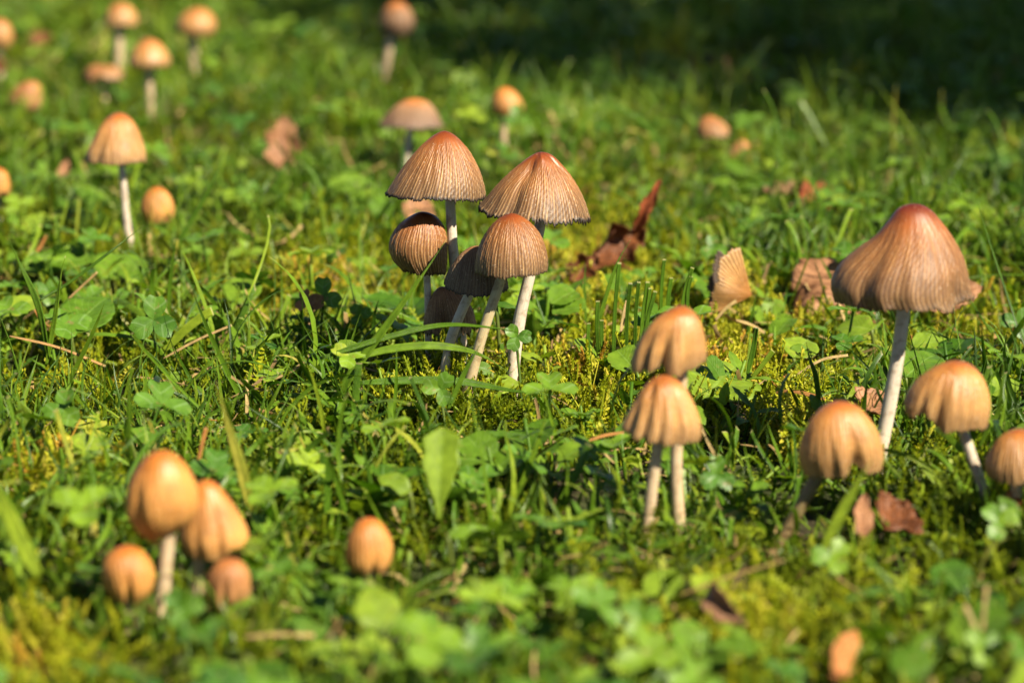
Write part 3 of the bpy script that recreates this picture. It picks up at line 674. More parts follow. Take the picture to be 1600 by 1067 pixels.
dead('small brown leaf at the foot of the largest mushroom stem', (1352, 642), (1384, 615), dY(660), dY(640), 'dead_tan', w_oak(19, .4, .3, 3), up=(0, -.8, .6), fold=.3, curl=.5, wavy=.05, seed=10)
dead('orange scrap of leaf beside the edge mushroom at the right', (1568, 800), (1588, 768), dY(810), dY(800), 'dead_orange', w_oak(21, .4, .3, 3), up=(0, -.8, .6), fold=.3, curl=.5, wavy=.05, seed=11)
dead('dark brown leaf litter piece in the grass above the largest mushroom', (1255, 318), (1300, 292), dY(320), dY(305), 'dead_rust', w_oak(23, .36, .3, 3), up=(0, -.7, .7), fold=.3, curl=.5, wavy=.08, seed=13)
dead('long dull brown leaf strip beyond the broken cap', (1190, 300), (1250, 286), dY(305), dY(298), 'dead_brown', w_oak(25, .16, .3, 3), up=(0, -.7, .7), fold=.3, curl=.5, wavy=.05, seed=14)
dead('tan leaf seen between the two tallest central mushrooms and the small round one', (640, 345), (672, 312), dY(360), dY(350), 'dead_tan', w_ovate(.4), up=(0, -.9, .4), fold=.2, curl=.4, wavy=.03, seed=15)
dead('blackish curled leaf at the left edge near the top', (-10, 118), (12, 84), dY(120), dY(118), 'dead_red', w_oak(27, .4, .3, 3), up=(0, -.9, .4), fold=.4, curl=.9, wavy=.08, seed=16)
dead('dark red leaf among clover near the top left corner', (52, 75), (78, 52), dY(82), dY(78), 'dead_red', w_ovate(.4), up=(0, -.9, .4), fold=.3, curl=.4, wavy=.05, seed=17)
dead('pale twisted leaf scrap in the deep grass left of the small egg-shaped mushroom', (92, 280), (106, 248), dY(290), dY(285), 'dead_tan', w_ovate(.2), up=(0, -.9, .4), fold=.4, curl=.9, wavy=.05, seed=18)

MUSH.append((onplane(690, 800, dY(830))[0], dY(830), .006))
MUSH += [(onplane(446, 230, dY(262))[0], dY(262), .014), (onplane(1320, 1020, dY(1050))[0], dY(1050), .006), (onplane(1345, 810, dY(825))[0], dY(825), .005), (onplane(1150, 450, dY(486))[0], dY(486), .01)]
# the overturned, broken cap by the moss
def broken_cap():
    Y = dY(486); c = onplane(1174, 462, Y); sc = Y / FPX
    root = empty('broken_mushroom_cap', (c[0], Y, -.006), 'torn tan mushroom cap lying on its side on the moss, black inside', 'mushroom cap')
    org = np.array(root.location)
    def fan(a0, a1, r_, bulge, back, n=26, nf=160):
        V = []; U = []; rid = []
        for i in range(n):
            t = i / (n - 1)
            for j in range(nf):
                f = j / (nf - 1); a = R(a0 + (a1 - a0) * f)
                r = r_ * sc * t * (1 + .11 * math.sin(3.3 * a + 1) + .04 * math.sin(9 * a) + t * .02 * math.sin(23 * a) + t * .02 * math.sin(71 * a)) * (1 - .18 * math.sin(math.pi * f) * (back == 0))
                rb = .5 + .5 * math.cos(f * 130 + math.sin(f * 20)); g = math.sin(math.pi * min(1, f * 1.05))
                y = -bulge * sc * math.sin(1.35 * t) * (.35 + .65 * g) + back + .00022 * rb * t + .0005 * math.sin(5 * a + 4 * t) * t
                V.append((c[0] - org[0] + math.cos(a) * r * 1.02, y, c[2] - org[2] + math.sin(a) * r)); U.append((f, .30 + .62 * t)); rid.append(rb)
        F = [(i * nf + j, i * nf + j + 1, (i + 1) * nf + j + 1, (i + 1) * nf + j) for i in range(n - 1) for j in range(nf - 1)]
        return V, F, U, rid
    V, F, U, rid = fan(104, 206, 80, 18, 0.0)
    o = thick_leaf(mesh_obj('cap', V, F, M['cap_lobed'], root, uv=U, attrs={'ridge': rid, 'fade': np.ones(len(rid)), 'ink': np.zeros(len(rid))}), .0006)
    V, F, U, rid = fan(125, 196, 72, -8, .007)
    thick_leaf(mesh_obj('gills', V, F, M['gills'], o, uv=U), .0006)
broken_cap()

# conspicuous living leaves
leaf_obj('dandelion_leaf', 'pale bright green dandelion leaf standing upright in the near grass', 'leaf', (686, 812), (692, 668), dY(830), dY(830) + .012,
         lambda t: (max(.004, .03 + .165 * smooth(np.array(t), .05, .62) * (1 - smooth(np.array(t), .86, 1.02)) * (1 + .08 * math.sin(t * 24))),) * 2, 'dandelion', up=(-.1, -1, .2), fold=.2, curl=-.25, tint=.85, seed=31, nl=30)
def broad(label, base, tip, db, dt, w=.32, serr=0, n=9, kind='ovate', mat='broad', tint=.6, **kw):
    wf = w_ovate(w, serr, n) if kind == 'ovate' else w_round(w, serr, n)
    kw.setdefault('fold', .15); kw.setdefault('curl', -.4); kw.setdefault('wavy', .012)
    return leaf_obj('broad_leaf', label, 'leaf', base, tip, dY(db), dY(dt), wf, mat, tint=tint, stalk=(.002, .002), **kw)
broad('long grey-green oval leaf lying flat below the slender bell mushroom', (30, 425), (165, 402), 440, 425, .20, .04, 14, tint=.35, up=(0, -.5, .9), seed=41)
broad('brown-speckled rounded leaf beside the long grey-green oval leaf', (160, 436), (222, 405), 448, 430, .42, .05, 8, tint=.5, up=(0, -.5, .8), seed=42)
broad('pointed dark green leaf in the left grass beneath the oval leaf', (110, 520), (168, 466), 545, 520, .34, .03, 9, tint=.25, up=(0, -.6, .8), seed=43)
broad('light yellow-green leaf at the left edge on moss', (0, 495), (62, 466), 510, 495, .3, .06, 9, tint=.9, up=(0, -.5, .9), seed=44)
broad('rounded green leaf on moss left of the central cluster', (378, 475), (380, 436), 482, 470, .48, .04, 7, kind='round', tint=.6, up=(0, -.8, .6), seed=45)
broad('scalloped glossy leaf on moss beside the pleated twin mushrooms', (1100, 625), (1135, 585), 628, 600, .56, .12, 5, kind='round', tint=.75, up=(0, -.6, .8), fold=.1, seed=46, wavy=.03)
broad('toothed triangular leaf behind the pleated twin mushrooms', (988, 572), (952, 558), 590, 580, .5, .12, 5, tint=.6, up=(0, -.6, .8), seed=47)
broad('small pale scalloped leaf overlapping the scalloped glossy leaf', (1125, 600), (1150, 572), 600, 585, .5, .1, 5, kind='round', tint=.8, up=(0, -.5, .8), seed=48)
broad('broad heart-shaped leaf beneath the rim of the largest mushroom', (1362, 515), (1308, 512), 530, 522, .44, .04, 9, tint=.7, up=(.1, -.6, .8), seed=49)
broad('wide toothed leaf beside the largest mushroom stem, upper side', (1425, 540), (1490, 535), 552, 548, .36, .08, 9, tint=.7, up=(0, -.5, .9), seed=50)
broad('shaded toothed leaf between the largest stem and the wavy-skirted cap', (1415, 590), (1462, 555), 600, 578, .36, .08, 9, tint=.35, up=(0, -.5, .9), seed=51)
broad('oval leaf curling in the grass just below the largest cap at its left', (1262, 545), (1230, 560), 565, 568, .4, .03, 9, tint=.55, up=(0, -.6, .8), seed=52)
broad('light green leaf on moss right of the scalloped leaf', (1240, 560), (1262, 530), 570, 555, .4, .03, 9, tint=.8, up=(0, -.6, .8), seed=53)
broad('rosette leaf with bright tip at the right edge beyond the wavy-skirted cap', (1545, 615), (1592, 598), 628, 620, .36, .08, 9, tint=.75, up=(0, -.6, .8), seed=54)
broad('bright oval seedling leaf in the near left grass', (128, 715), (150, 682), 735, 720, .5, .02, 5, kind='round', tint=.85, up=(0, -.8, .6), seed=55)
broad('upright folded leaf left of the bright oval seedling leaf', (50, 672), (30, 628), 690, 690, .3, .04, 9, tint=.7, up=(-.4, -.8, .5), seed=56)
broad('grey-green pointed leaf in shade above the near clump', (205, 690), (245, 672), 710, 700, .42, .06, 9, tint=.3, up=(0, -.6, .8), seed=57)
broad('curled pale leaf beside the lone orange button mushroom', (640, 768), (590, 745), 790, 785, .34, .02, 9, tint=.7, up=(0, -.7, .7), seed=58)
broad('jagged bright leaf lying sideways right of the dandelion leaf', (700, 838), (765, 825), 858, 850, .2, .2, 6, mat='dandelion', tint=.3, up=(0, -.6, .8), seed=59)
broad('large blurred leaf in the near grass below the lone button mushroom', (600, 985), (575, 915), 1010, 990, .42, .03, 9, tint=.8, up=(.1, -.8, .6), seed=60)
broad('blue-green rounded leaf at the bottom edge of the photo', (1440, 1060), (1400, 1010), 1070, 1050, .45, .03, 9, tint=.2, up=(.1, -.8, .6), seed=61)
broad('scalloped pale green leaf half under the moss at the foot of the widest mushroom', (760, 612), (800, 590), 615, 605, .5, .14, 7, kind='round', tint=.9, up=(0, -.4, .9), fold=.05, seed=62)
broad('small oval leaf below the leaning buff stem', (768, 582), (736, 568), 612, 612, .3, .0, 7, tint=.4, up=(0, -.8, .6), seed=63)
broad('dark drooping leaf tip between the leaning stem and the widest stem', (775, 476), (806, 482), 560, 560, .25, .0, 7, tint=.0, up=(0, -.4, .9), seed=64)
broad('hairy folded leaf catching light in the grass beneath the reddened clover', (560, 560), (530, 532), 600, 596, .36, .04, 7, tint=.6, up=(0, -.8, .6), seed=65)
broad('broad pale leaf at the far left bottom', (30, 860), (8, 785), 890, 890, .26, .04, 9, tint=.6, up=(-.2, -1, .3), seed=66)
broad('drooping grey leaf at the far right below the wavy-skirted cap', (1590, 815), (1560, 775), 840, 835, .3, .03, 9, tint=.3, up=(.2, -1, .3), seed=67)

# clover leaves one can point at
cl = [
 ('clover leaf held across the foot of the widest mushroom stem', 808, 527, 612, 24, 1, .30, (0, -.9, .35)),
 ('round-lobed clover leaf in the grass left of the central cluster front', 688, 607, 650, 30, 2, .45, (0, -1, .25)),
 ('tall dark clover leaf in the left grass above the moss', 240, 500, 560, 40, 3, .25, (.1, -.9, .35)),
 ('cupped pale clover leaf catching the sun above the near blades', 545, 556, 640, 30, 4, .8, (.2, -.6, .7)),
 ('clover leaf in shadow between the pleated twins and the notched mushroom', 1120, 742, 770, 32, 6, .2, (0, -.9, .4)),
 ('half-hidden clover leaf beneath the rim of the small round-capped mushroom', 562, 492, 540, 20, 7, .4, (0, -.9, .4)),
 ('blue-green clover leaf at the right edge beyond the largest mushroom', 1590, 505, 530, 28, 8, .2, (0, -.8, .5)),
 ('clover leaf resting against the narrow orange mushroom', 808, 183, 232, 22, 9, .35, (0, -.8, .6)),
 ('clover leaf beside the edge mushroom at lower right', 1560, 815, 850, 34, 10, .55, (.1, -.8, .5)),
 ('big clover leaf in the near grass beneath the notched mushroom', 1300, 870, 905, 36, 11, .65, (0, -.8, .6)),
 ('pale bluish clover leaf left of the near clump', 100, 640, 700, 36, 12, .4, (-.3, -.8, .5)),
 ('clover leaf low in front of the pale creased mushroom stem', 285, 950, 985, 36, 13, .25, (0, -1, .3)),
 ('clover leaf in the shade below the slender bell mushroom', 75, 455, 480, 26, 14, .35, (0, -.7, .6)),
 ('clover leaf in sunlit grass below the broken cap', 1115, 388, 430, 22, 15, .3, (0, -.8, .6)),
 ('clover leaf with rounded lobes at the near bottom centre', 1000, 965, 1010, 38, 16, .5, (0, -.8, .6)),
 ('small clover leaf just beneath the oak leaf', 388, 300, 340, 20, 17, .45, (0, -.8, .6)),
 ('clover leaf at the bottom edge beneath the large blurred leaf', 745, 1010, 1050, 42, 18, .3, (0, -.8, .6)),
 ('clover leaf among straw at lower right corner', 1535, 1010, 1050, 36, 19, .6, (.1, -.8, .6)),
]
for i, (lb, px, py, dp, sz, sd, tn, fc) in enumerate(cl): clover(lb, px, py, dp, sz, sd, tint=tn, face=fc, spin=sd * .7)
clover('clover leaf with one reddened leaflet left of the central cluster', 505, 462, 530, 30, 5, mats=('red', 'clover', 'clover'), tint=.35, face=(.1, -.9, .4), spin=2.2)
clover('dark reddish clover leaf beside the bitten green one', 478, 470, 532, 20, 25, mats=('red', 'red', 'red'), tint=.5, face=(-.3, -.8, .4), spin=.4)

# conspicuous grass blades
Yc = dY(640)
blade_obj('broad grass blade slanting up from lower left across the small round mushroom stem', [(480, 700), (545, 590), (610, 500), (660, 430), (698, 374)], [Yc, Yc, Yc, Yc + .002, Yc + .004], 15, .5, twist=.3, seed=1)
blade_obj('long grass blade arching level across the central stems', [(500, 560), (600, 528), (690, 508), (770, 512), (830, 524)], [Yc] * 5, 9, .35, twist=.3, seed=2)
blade_obj('pale level grass blade crossing below the central stems', [(555, 560), (610, 545), (680, 540), (745, 552), (800, 585)], [Yc] * 5, 13, .55, twist=.2, seed=3)
blade_obj('lower broad grass blade running level below the central moss', [(560, 598), (640, 594), (720, 596), (800, 610), (870, 618)], [Yc - .005] * 5, 13, .3, twist=.2, seed=4)
blade_obj('short upright blade crossing the base of the leaning stem', [(700, 640), (722, 590), (745, 548), (752, 536)], [Yc - .01] * 4, 9, .4, seed=5)
blade_obj('whitish dry blade standing in the left middle grass', [(388, 790), (372, 720), (352, 650), (338, 596)], [dY(800)] * 4, 13, .97, twist=.3, seed=6)
blade_obj('second pale blade beside the whitish dry one', [(392, 800), (384, 740), (366, 680), (352, 640)], [dY(805)] * 4, 9, .93, twist=.3, seed=7)
blade_obj('straight green blade in front of the moss at far left', [(205, 750), (202, 680), (202, 610), (204, 560)], [dY(770)] * 4, 8, .45, seed=8)
blade_obj('broad bright blade slanting beneath the notched mushroom', [(1285, 860), (1315, 800), (1342, 752), (1362, 718)], [dY(880)] * 4, 17, .8, twist=.2, seed=9)
blade_obj('wide pale blade lying in the near left corner', [(60, 900), (30, 840), (0, 770), (-20, 740)], [dY(930)] * 4, 26, .8, twist=.2, seed=10)
blade_obj('stiff blade crossing the lower centre right of the dandelion leaf', [(800, 790), (830, 720), (850, 660), (862, 620)], [dY(760)] * 4, 9, .6, seed=11)
blade_obj('grey-green blade leaning right beyond the small egg-shaped mushroom', [(255, 420), (290, 360), (330, 290), (352, 232)], [dY(425)] * 4, 8, .3, seed=12)
blade_obj('tall blade crossing the oval leaf at left', [(75, 560), (60, 480), (30, 410), (12, 372)], [dY(575)] * 4, 11, .35, seed=13)
blade_obj('thin blade leaning over the left moss', [(60, 470), (110, 440), (170, 395), (225, 352)], [dY(560)] * 4, 6, .3, seed=14)
blade_obj('V-shaped pair partner blade in the left grass', [(72, 572), (85, 500), (95, 430), (102, 400)], [dY(575)] * 4, 8, .55, seed=15)
blade_obj('flat pale blade with brown cut tip in the left grass', [(255, 548), (290, 515), (320, 492), (332, 486)], [dY(560)] * 4, 14, .82, cut=True, twist=.1, seed=16)
blade_obj('long thin blade bowing out right of the widest mushroom', [(930, 520), (948, 460), (965, 410), (985, 375)], [dY(545)] * 4, 7, .4, seed=17)
blade_obj('grey pointed blade on the moss behind the notched mushroom', [(1280, 640), (1275, 590), (1265, 560), (1260, 535)], [dY(650)] * 4, 9, .35, seed=18)
blade_obj('slanting short blade on the moss above the notched mushroom', [(1175, 590), (1190, 572), (1208, 548)], [dY(600)] * 3, 8, .7, cut=True, seed=19)
blade_obj('dark short blade near the scalloped leaf', [(1168, 585), (1176, 550), (1182, 512)], [dY(598)] * 3, 8, .3, cut=True, seed=20)
blade_obj('long blade bending at the right edge beside the wavy-skirted cap', [(1530, 700), (1548, 660), (1560, 640), (1570, 560)], [dY(720)] * 4, 8, .5, seed=21)
# the tuft of narrow upright leaves behind the pleated twins
tf = [(958, 560, 968, 410), (978, 552, 985, 442), (992, 556, 998, 440), (1000, 560, 1012, 440), (1004, 545, 1024, 455), (1033, 505, 1038, 405), (1044, 500, 1049, 434), (1062, 495, 1082, 418), (1074, 480, 1080, 432), (936, 560, 934, 470), (922, 560, 920, 505), (1010, 540, 1016, 450), (945, 562, 940, 500)]
for i, (a, b, c, d) in enumerate(tf):
    rank = sorted(q[0] for q in tf).index(a); nth = ['first', 'second', 'third', 'fourth', 'fifth', 'sixth', 'seventh', 'eighth', 'ninth', 'tenth', 'eleventh', 'twelfth', 'thirteenth'][rank]
    Yt = dY(575 if i not in (5, 6, 7, 8) else 560)
    o = blade_obj('narrow upright cut blade, %s from the left in the tuft behind the pleated twins' % nth, [(a, b + 12), ((a + c) / 2 - 2, (b + d) / 2), (c, d)], [Yt] * 3, 6.5 - .3 * (i % 3), .2 + .05 * (i % 4), cut=True, group='narrow upright blades in the tuft behind the pleated twins', seed=30 + i, twist=.4)

# dry stalks and twigs one can point at
def straw(label, a, b, d, w=4, tint=.6, bow=3):
    mx, my = (a[0] + b[0]) / 2, (a[1] + b[1]) / 2 - bow; Y0 = dY(d)
    return blade_obj(label, [a, (mx, my), b], [Y0, Y0 + .002, Y0 + .004], w, tint, 'straw', cut=True, name='dry_stalk', cat='dry stalk', seed=int(a[0]), twist=.2)
straw('orange dry stalk lying across the moss at far left', (15, 525), (165, 572), 590, 4, .9, 6)
straw('thin tan stalk slanting up beside the pointed leaf at left', (68, 510), (152, 425), 525, 3.5, .5)
straw('long thin tan stalk bowing behind the tall dark clover leaf', (255, 560), (362, 508), 570, 4, .6)
straw('pale straw lying on moss below the broken cap', (1150, 500), (1195, 520), 525, 5, .7)
straw('straight straw slanting beneath the broken cap', (1118, 500), (1150, 470), 512, 5, .6)
straw('curved straw on the moss left of the heart-shaped leaf', (1245, 585), (1325, 555), 600, 4, .8, 8)
straw('upright pale straw stub on moss behind the pleated twins', (970, 520), (980, 470), 560, 6, .75)
straw('thick pale stalk lying level in the near left grass', (385, 995), (492, 992), 1010, 7, .65)
straw('grey-brown stalk crossing the near grass above the hooked leaf', (1060, 930), (1225, 875), 940, 4, .3)
straw('forked straw standing in the lower right corner, left arm', (1530, 1000), (1508, 945), 1010, 7, .8)
straw('forked straw standing in the lower right corner, right arm', (1534, 1000), (1542, 915), 1010, 6, .7)
straw('pale stalk slanting beside the near clump at its right', (390, 925), (430, 880), 940, 8, .7)
straw('reddish dry blade hanging in the grass above the big egg-shaped mushroom', (308, 732), (322, 668), 760, 6, 1.0)
straw('orange needle lying on the grass left of the pleated twins', (915, 690), (975, 676), 715, 5, .97)
straw('white-tipped straw in the grass at the foot of the widest mushroom', (850, 600), (872, 585), 615, 4, .9)

# dew
def dew(label, px, py, d, r):
    Y0 = dY(d); c = onplane(px, py, Y0); rr = r * Y0 / FPX; V = []; F = []
    n, m = 16, 10
    for i in range(m + 1):
        a = math.pi * i / m
        for j in range(n):
            b = 2 * math.pi * j / n; V.append((rr * math.sin(a) * math.cos(b), rr * math.sin(a) * math.sin(b), rr * 1.25 * math.cos(a)))
    F = [(i * n + j, (i + 1) * n + j, (i + 1) * n + (j + 1) % n, i * n + (j + 1) % n) for i in range(m) for j in range(n)]
    o = mesh_obj('dew_drop', V, F, M['water']); o.location = c; tag(o, label, 'dew drop')
dew('bright dew drop hanging at the tip of the whitish blade by the near clump', 374, 793, 805, 5)

# ------------------------------------------------------------------ the tree whose crown shades the far grass
def tree():
    tx, ty = 3.60, .60; root = empty('broadleaf_tree', (tx, ty, -.02), 'leafy tree standing beyond the right of the frame, shading the far grass', 'tree')
    pts = [(0, 0, -.1), (.03, .02, .7), (-.02, .03, 1.4), (.02, 0, 2.2), (0, 0, 3.4)]
    P = resample(catmull([np.array(p, float) for p in pts], 60), 26)
    V, F, U = tube(P, .14 * (1 - .8 * np.linspace(0, 1, 26)) + .06 * np.exp(-np.linspace(0, 1, 26) * 14), 16, .03, 3)
    mesh_obj('trunk', V, F, M['bark'], root, uv=U)
    r0 = np.random.default_rng(5)
    for k in range(9):
        a = k * 2.4; z0 = 1.3 + .2 * k; e = np.array([math.cos(a) * 1.15, math.sin(a) * 1.15, z0 + .75])
        p = [np.array([0, 0, z0]), np.array([e[0] * .5, e[1] * .5, z0 + .28]), e]
        Q = resample(catmull(p, 30), 12); V, F, U = tube(Q, .035 * (1 - .8 * np.linspace(0, 1, 12)), 8, .03, k)
        mesh_obj('limb', V, F, M['bark'], root, uv=U)
    n = 15500; c = r0.normal(0, 1, (n, 3)); c /= np.linalg.norm(c, axis=1)[:, None]; c *= (r0.uniform(0, 1, n) ** .4)[:, None]
    lump = 1 + .13 * np.sin(c[:, 0] * 5 + 1) + .12 * np.sin(c[:, 1] * 6) + .1 * np.sin(c[:, 2] * 7 + c[:, 0] * 4)
    c = c * lump[:, None] * np.array([1.6, 1.6, 1.15]) + np.array([0, 0, 2.9])
    V = []; F = []; U = []
    d = r0.normal(0, 1, (n, 3)); e = r0.normal(0, 1, (n, 3))
    for i in range(n):
        a = d[i] / np.linalg.norm(d[i]); b = np.cross(a, e[i]); b /= np.linalg.norm(b); nn = np.cross(a, b)
        s = .055 + .03 * r0.random(); k = len(V)
        for (x, y, zf, u, v) in ((0, -1, 0, .5, 0), (.55, -.1, .12, 1, .5), (0, 1, -.1, .5, 1), (-.55, -.1, .12, 0, .5), (0, -.1, -.05, .5, .5)):
            V.append(c[i] + b * x * s + a * y * s + nn * zf * s); U.append((u, v))
        F += [(k, k + 1, k + 4), (k + 1, k + 2, k + 4), (k + 2, k + 3, k + 4), (k + 3, k, k + 4)]
    o = mesh_obj('crown', V, F, M['broad'], root, uv=U, smooth=False); o['tint'] = .4
tree()

# ------------------------------------------------------------------ scattered ground cover
def proto(V, F, U, mat, name): 
    return mesh_obj(name, V, F, mat, uv=U, link=False)
def join(geos):
    V = []; F = []; U = []
    for v, f, u in geos:
        k = len(V); V += [tuple(x) for x in v]; F += [tuple(i + k for i in g) for g in f]; U += list(u)
    return np.array(V), F, U
def scatter(name, protos, pts, rot, scl, idx, tint, label):
    pc = bpy.data.collections.new(name + ' pieces')
    for i, p_ in enumerate(protos):
        p_.name = '%s_%03d' % (name, i); pc.objects.link(p_)
    me = bpy.data.meshes.new(name); me.vertices.add(len(pts)); me.vertices.foreach_set('co', np.asarray(pts, np.float32).ravel())
    a = me.attributes.new('rot', 'FLOAT_VECTOR', 'POINT'); a.data.foreach_set('vector', np.asarray(rot, np.float32).ravel())
    a = me.attributes.new('scl', 'FLOAT_VECTOR', 'POINT'); a.data.foreach_set('vector', np.asarray(scl, np.float32).ravel())
    a = me.attributes.new('idx', 'INT', 'POINT'); a.data.foreach_set('value', np.asarray(idx, np.int32))
    a = me.attributes.new('tint', 'FLOAT', 'POINT'); a.data.foreach_set('value', np.asarray(tint, np.float32))
    o = bpy.data.objects.new(name, me); COL.objects.link(o); tag(o, label, name.replace('_', ' '), kind='stuff')
    ng = bpy.data.node_groups.new(name, 'GeometryNodeTree')
    ng.interface.new_socket('Geometry', in_out='INPUT', socket_type='NodeSocketGeometry'); ng.interface.new_socket('Geometry', in_out='OUTPUT', socket_type='NodeSocketGeometry')
    N = ng.nodes; Lk = ng.links; gi = N.new('NodeGroupInput'); go = N.new('NodeGroupOutput')
    ci = N.new('GeometryNodeCollectionInfo'); ci.inputs[0].default_value = pc; ci.inputs['Separate Children'].default_value = True; ci.inputs['Reset Children'].default_value = True
    iop = N.new('GeometryNodeInstanceOnPoints'); iop.inputs['Pick Instance'].default_value = True
    def na(nm, typ):
        x = N.new('GeometryNodeInputNamedAttribute'); x.data_type = typ; x.inputs['Name'].default_value = nm
        return [q for q in x.outputs if q.enabled and q.name == 'Attribute'][0]
    e2r = N.new('FunctionNodeEulerToRotation')
    Lk.new(na('rot', 'FLOAT_VECTOR'), e2r.inputs[0]); Lk.new(e2r.outputs[0], iop.inputs['Rotation'])
    Lk.new(na('scl', 'FLOAT_VECTOR'), iop.inputs['Scale']); Lk.new(na('idx', 'INT'), iop.inputs['Instance Index'])
    Lk.new(gi.outputs[0], iop.inputs['Points']); Lk.new(ci.outputs[0], iop.inputs['Instance']); Lk.new(iop.outputs[0], go.inputs[0])
    md = o.modifiers.new('scatter', 'NODES'); md.node_group = ng
    return o

# prototypes ----------------------------------------------------------------
def moss_shoot(seed, L=.016, nl=46, ls=.0026):
    r0 = np.random.default_rng(seed); V = []; F = []; U = []
    bend = r0.normal(0, .25, 2)
    def axis(t): return np.array([bend[0] * L * t * t, bend[1] * L * t * t, L * t])
    for k in range(nl):
        t = .12 + .88 * k / (nl - 1); p = axis(t); az = k * 2.4 + r0.normal(0, .3)
        el = .25 + .9 * t + r0.normal(0, .18); el = el if t < .93 else 1.25
        s = ls * (.75 + .5 * r0.random()) * (1 - .35 * t)
        d = np.array([math.cos(az) * math.cos(el), math.sin(az) * math.cos(el), math.sin(el)])
        sd = np.array([-math.sin(az), math.cos(az), 0]); w = s * .27
        tip = p + d * s + np.array([0, 0, -.25 * s * (1 - t)]); mid = p + d * s * .45 + np.array([0, 0, .08 * s])
        b = len(V); V += [p, mid + sd * w, tip, mid - sd * w]; U += [(.5, 0), (1, .5), (.5, 1), (0, .5)]
        F += [(b, b + 1, b + 2, b + 3)]
    b = len(V); w = .0003
    for t in (0, 1):
        for a in range(3): V.append(axis(t) + np.array([math.cos(a * 2.1) * w, math.sin(a * 2.1) * w, 0])); U.append((.5, t))
    F += [(b + i, b + (i + 1) % 3, b + 3 + (i + 1) % 3, b + 3 + i) for i in range(3)]
    return V, F, U
def moss_frond(seed, L=.018):
    r0 = np.random.default_rng(seed); V = []; F = []; U = []
    def bit(p, d, s, wv):
        b = len(V); m = p + d * s * .5
        V.extend([p, m + wv * s * .22 + np.array([0, 0, .15 * s]), p + d * s, m - wv * s * .22]); U.extend([(.5, 0), (1, .5), (.5, 1), (0, .5)]); F.append((b, b + 1, b + 2, b + 3))
    m = 13
    for k in range(m):
        t = k / (m - 1); p = np.array([L * .12 * math.sin(t * 3 + seed), L * t * .9, L * (.55 * t - .25 * t * t) + .002])
        for sg in (-1, 1):
            Lb = L * .34 * math.sin(math.pi * (.25 + .72 * t)) * (.35 + .95 * r0.random()); dr = np.array([sg * .85, .5 + r0.normal(0, .3), .18 + r0.normal(0, .3)]); dr /= np.linalg.norm(dr)
            q = 5
            for j in range(q):
                pp = p + dr * Lb * j / q
                bit(pp, dr + np.array([r0.normal(0, .3), .35, r0.normal(.1, .3)]), .0016 * (1 - .08 * j), np.array([-.5, sg * .8, 0]))
        bit(p, np.array([0, 1, .3]), .002, np.array([1, 0, 0]))
    return V, F, U
moss_p = [proto(*moss_shoot(i, .013 + .0012 * (i % 4), 44), M['moss'], 'm') for i in range(6)] + [proto(*moss_frond(i), M['moss'], 'm') for i in range(3)]

def blade_geo(L, w, bend, seed, cut, twist=0, nseg=7):
    r0 = random.Random(seed); V = []; U = []; y = z = 0.0; a = math.pi / 2 - .05; sw = r0.uniform(-.15, .15)
    for i in range(nseg + 1):
        t = i / nseg; wd = w / 2 * min(1, .6 + 2 * t) * (1 if cut else (1 - t ** 2.2 * .97)); tw = twist * t
        for j, k in ((-1, 0), (0, -.28), (1, 0)):
            x = wd * j * math.cos(tw) + sw * L * t * t; V.append((x, y + wd * k + wd * j * math.sin(tw) * .8, z)); U.append((.5 + j / 2, t * (1.0 if cut else .96)))
        y += L / nseg * math.cos(a); z += L / nseg * math.sin(a); a -= bend / nseg * (.5 + t)
    F = [(i * 3 + j, i * 3 + j + 1, i * 3 + j + 4, i * 3 + j + 3) for i in range(nseg) for j in range(2)]
    return np.array(V), F, U
grass_p = []
for i in range(18):
    r0 = random.Random(i * 3 + 1)
    grass_p.append(proto(*blade_geo(.030 * (.7 + .6 * r0.random()), .0017 + .0012 * r0.random(), r0.choice([.2, .5, .9, 1.3, 1.8]), i, i % 3 == 0, r0.uniform(-1.2, 1.2), 8), M['grass'], 'g'))
straw_p = [proto(*blade_geo(.022 * (.6 + .8 * random.random()), .0013 + .0009 * random.random(), random.choice([.1, .4, 1.0]), i, True, random.uniform(-1, 1), 6), M['straw'], 's') for i in range(8)]
def clover_p(seed):
    h = .014 + .004 * (seed % 4); geos = []
    mats = []
    for V, F, U, az, el in clover_geo(.0068 + .0006 * (seed % 4), seed, .2 + .1 * (seed % 3), .2): geos.append((xform(V, az, el) + np.array([0, 0, h]), F, U)); 
    V, F, U = tube(resample(catmull([np.array([.002 * math.sin(seed), .002, -.004]), np.array([.001, 0, h * .5]), np.array([0, 0, h])], 12), 5), np.full(5, .00045), 5)
    geos.append((V, F, [(.3, .5)] * len(V)))
    return proto(*join(geos), M['clover'], 'c')
clov_p = [clover_p(i) for i in range(8)]
def weed_p(seed):
    r0 = random.Random(seed); geos = []; nlv = r0.choice([2, 3, 4, 5])
    for k in range(nlv):
        kind = seed % 3; L = r0.uniform(.007, .013)
        wf = [w_round(.5, .08, 6), w_ovate(.34, .06, 8), w_ovate(.26, .14, 6)][kind]
        V, F, U = leaf_geo(L, wf, 12, 3, fold=r0.uniform(.1, .3), curl=r0.uniform(-.9, .1), wavy=.015, seed=seed + k)
        az = k * 6.283 / nlv + r0.uniform(-.4, .4); el = r0.uniform(.15, .8); V[:, 1] += .002
        geos.append((xform(V, az, el) + np.array([0, 0, .006 + .002 * k]), F, U))
    V, F, U = tube([np.array([0, 0, -.006]), np.array([0.0004, 0, .002]), np.array([0, 0, .009 + .002 * nlv])], np.full(3, .0006), 5); geos.append((V, F, [(.3, .5)] * len(V)))
    return proto(*join(geos), M['broad'], 'w')
weed_ps = [weed_p(i) for i in range(9)]

